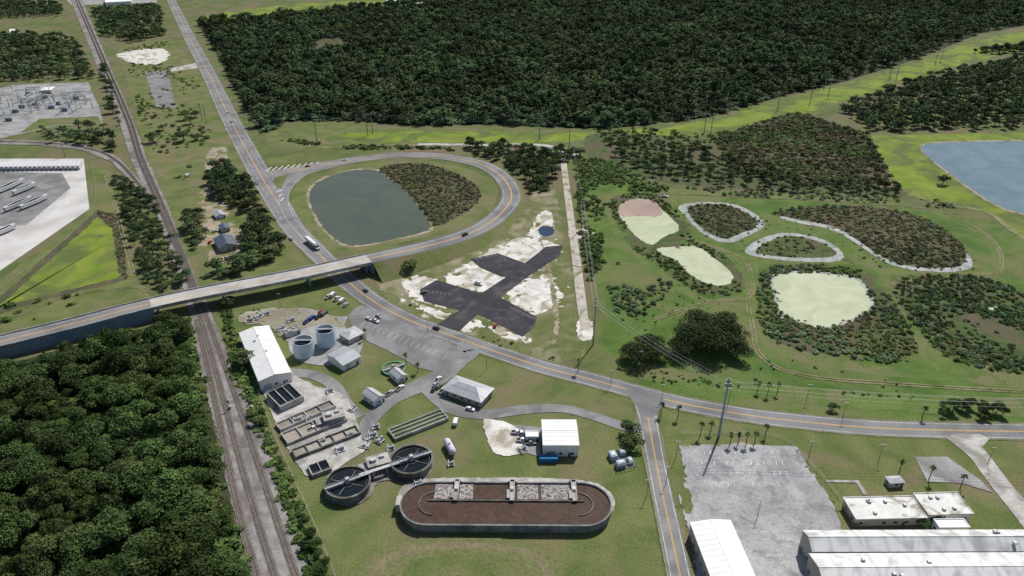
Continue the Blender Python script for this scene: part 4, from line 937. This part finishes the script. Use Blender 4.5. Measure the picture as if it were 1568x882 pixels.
for u,v in ((35,165),(80,166),(100,170),(55,160),(15,185),(118,152),(70,150),(45,145),(25,172),(92,160)):
    x,y=G(u,v); m=MB(); m.box((0,0,2.2),(7,4,3.8),0); m.box((0,0,.25),(9,6,.5),1)
    for i in range(8): m.box((-2.8+i*.8,2.4,2.2),(.15,1,2.8),0); m.box((-2.8+i*.8,-2.4,2.2),(.15,1,2.8),0)
    for i in range(3): m.cyl((-1.5+i*1.5,0,4.1),(-1.5+i*1.5,.3,6.2),.25,0,8,.14)
    m.obj('power_transformer',[blu,conc],(x,y,0),.2)
bld('substation_control_house',[(62,134),(80,133),(83,138),(64,139)],4,'flat',1,beige,white,.2,win=False)
def fence(cps,h=1.9,n=6):
    C,_,_=path(cps,1,n); m=MB()
    for a,b in zip(C[:-1],C[1:]):
        k=max(1,int((b-a).length/3))
        for i in range(k): q=a.lerp(b,i/k); m.cyl((q.x,q.y,0),(q.x,q.y,h),.05,0,4)
        for zz in (h,h*.5): m.cyl((a.x,a.y,zz),(b.x,b.y,zz),.03,0,4,cap=False)
    m.obj('chain_link_fence',[steel])
fence([(972,645),(985,700),(1000,770),(1015,850),(1030,930)]); fence([(395,600),(430,690),(480,800),(520,900)])
fence([(0,445),(140,328),(138,245)]); fence([(1040,665),(1180,668),(1230,700),(1290,770)])
# ================================================================ LIGHT + CAMERA
w=bpy.data.worlds.new('World'); sc.world=w; w.use_nodes=True; N=w.node_tree.nodes; bg=N['Background']
sky=N.new('ShaderNodeTexSky'); sky.sky_type='NISHITA'; sky.sun_disc=False
sv=Vector((.46,.89,0)).normalized(); el=math.radians(50)
sky.sun_elevation=el; sky.sun_rotation=math.atan2(sv.x,sv.y)
w.node_tree.links.new(sky.outputs[0],bg.inputs[0]); bg.inputs[1].default_value=.08
sd=bpy.data.lights.new('sun','SUN'); sd.energy=4.7; sd.angle=math.radians(.5); sd.color=(1,.96,.90); so=lk(bpy.data.objects.new('sun',sd))
dirv=Vector((sv.x*math.cos(el),sv.y*math.cos(el),math.sin(el))); so.rotation_euler=(-dirv).to_track_quat('-Z','Y').to_euler(); so.location=(0,0,500)
cd=bpy.data.cameras.new('camera'); co=lk(bpy.data.objects.new('camera',cd)); co.location=(0,0,H); co.rotation_euler=(math.pi/2-P,0,0)
cd.sensor_width=36; cd.lens=36*F/1568; cd.clip_end=20000; cd.clip_start=1; sc.camera=co
sc.view_settings.view_transform='Standard'; sc.view_settings.look='None'; sc.view_settings.exposure=0
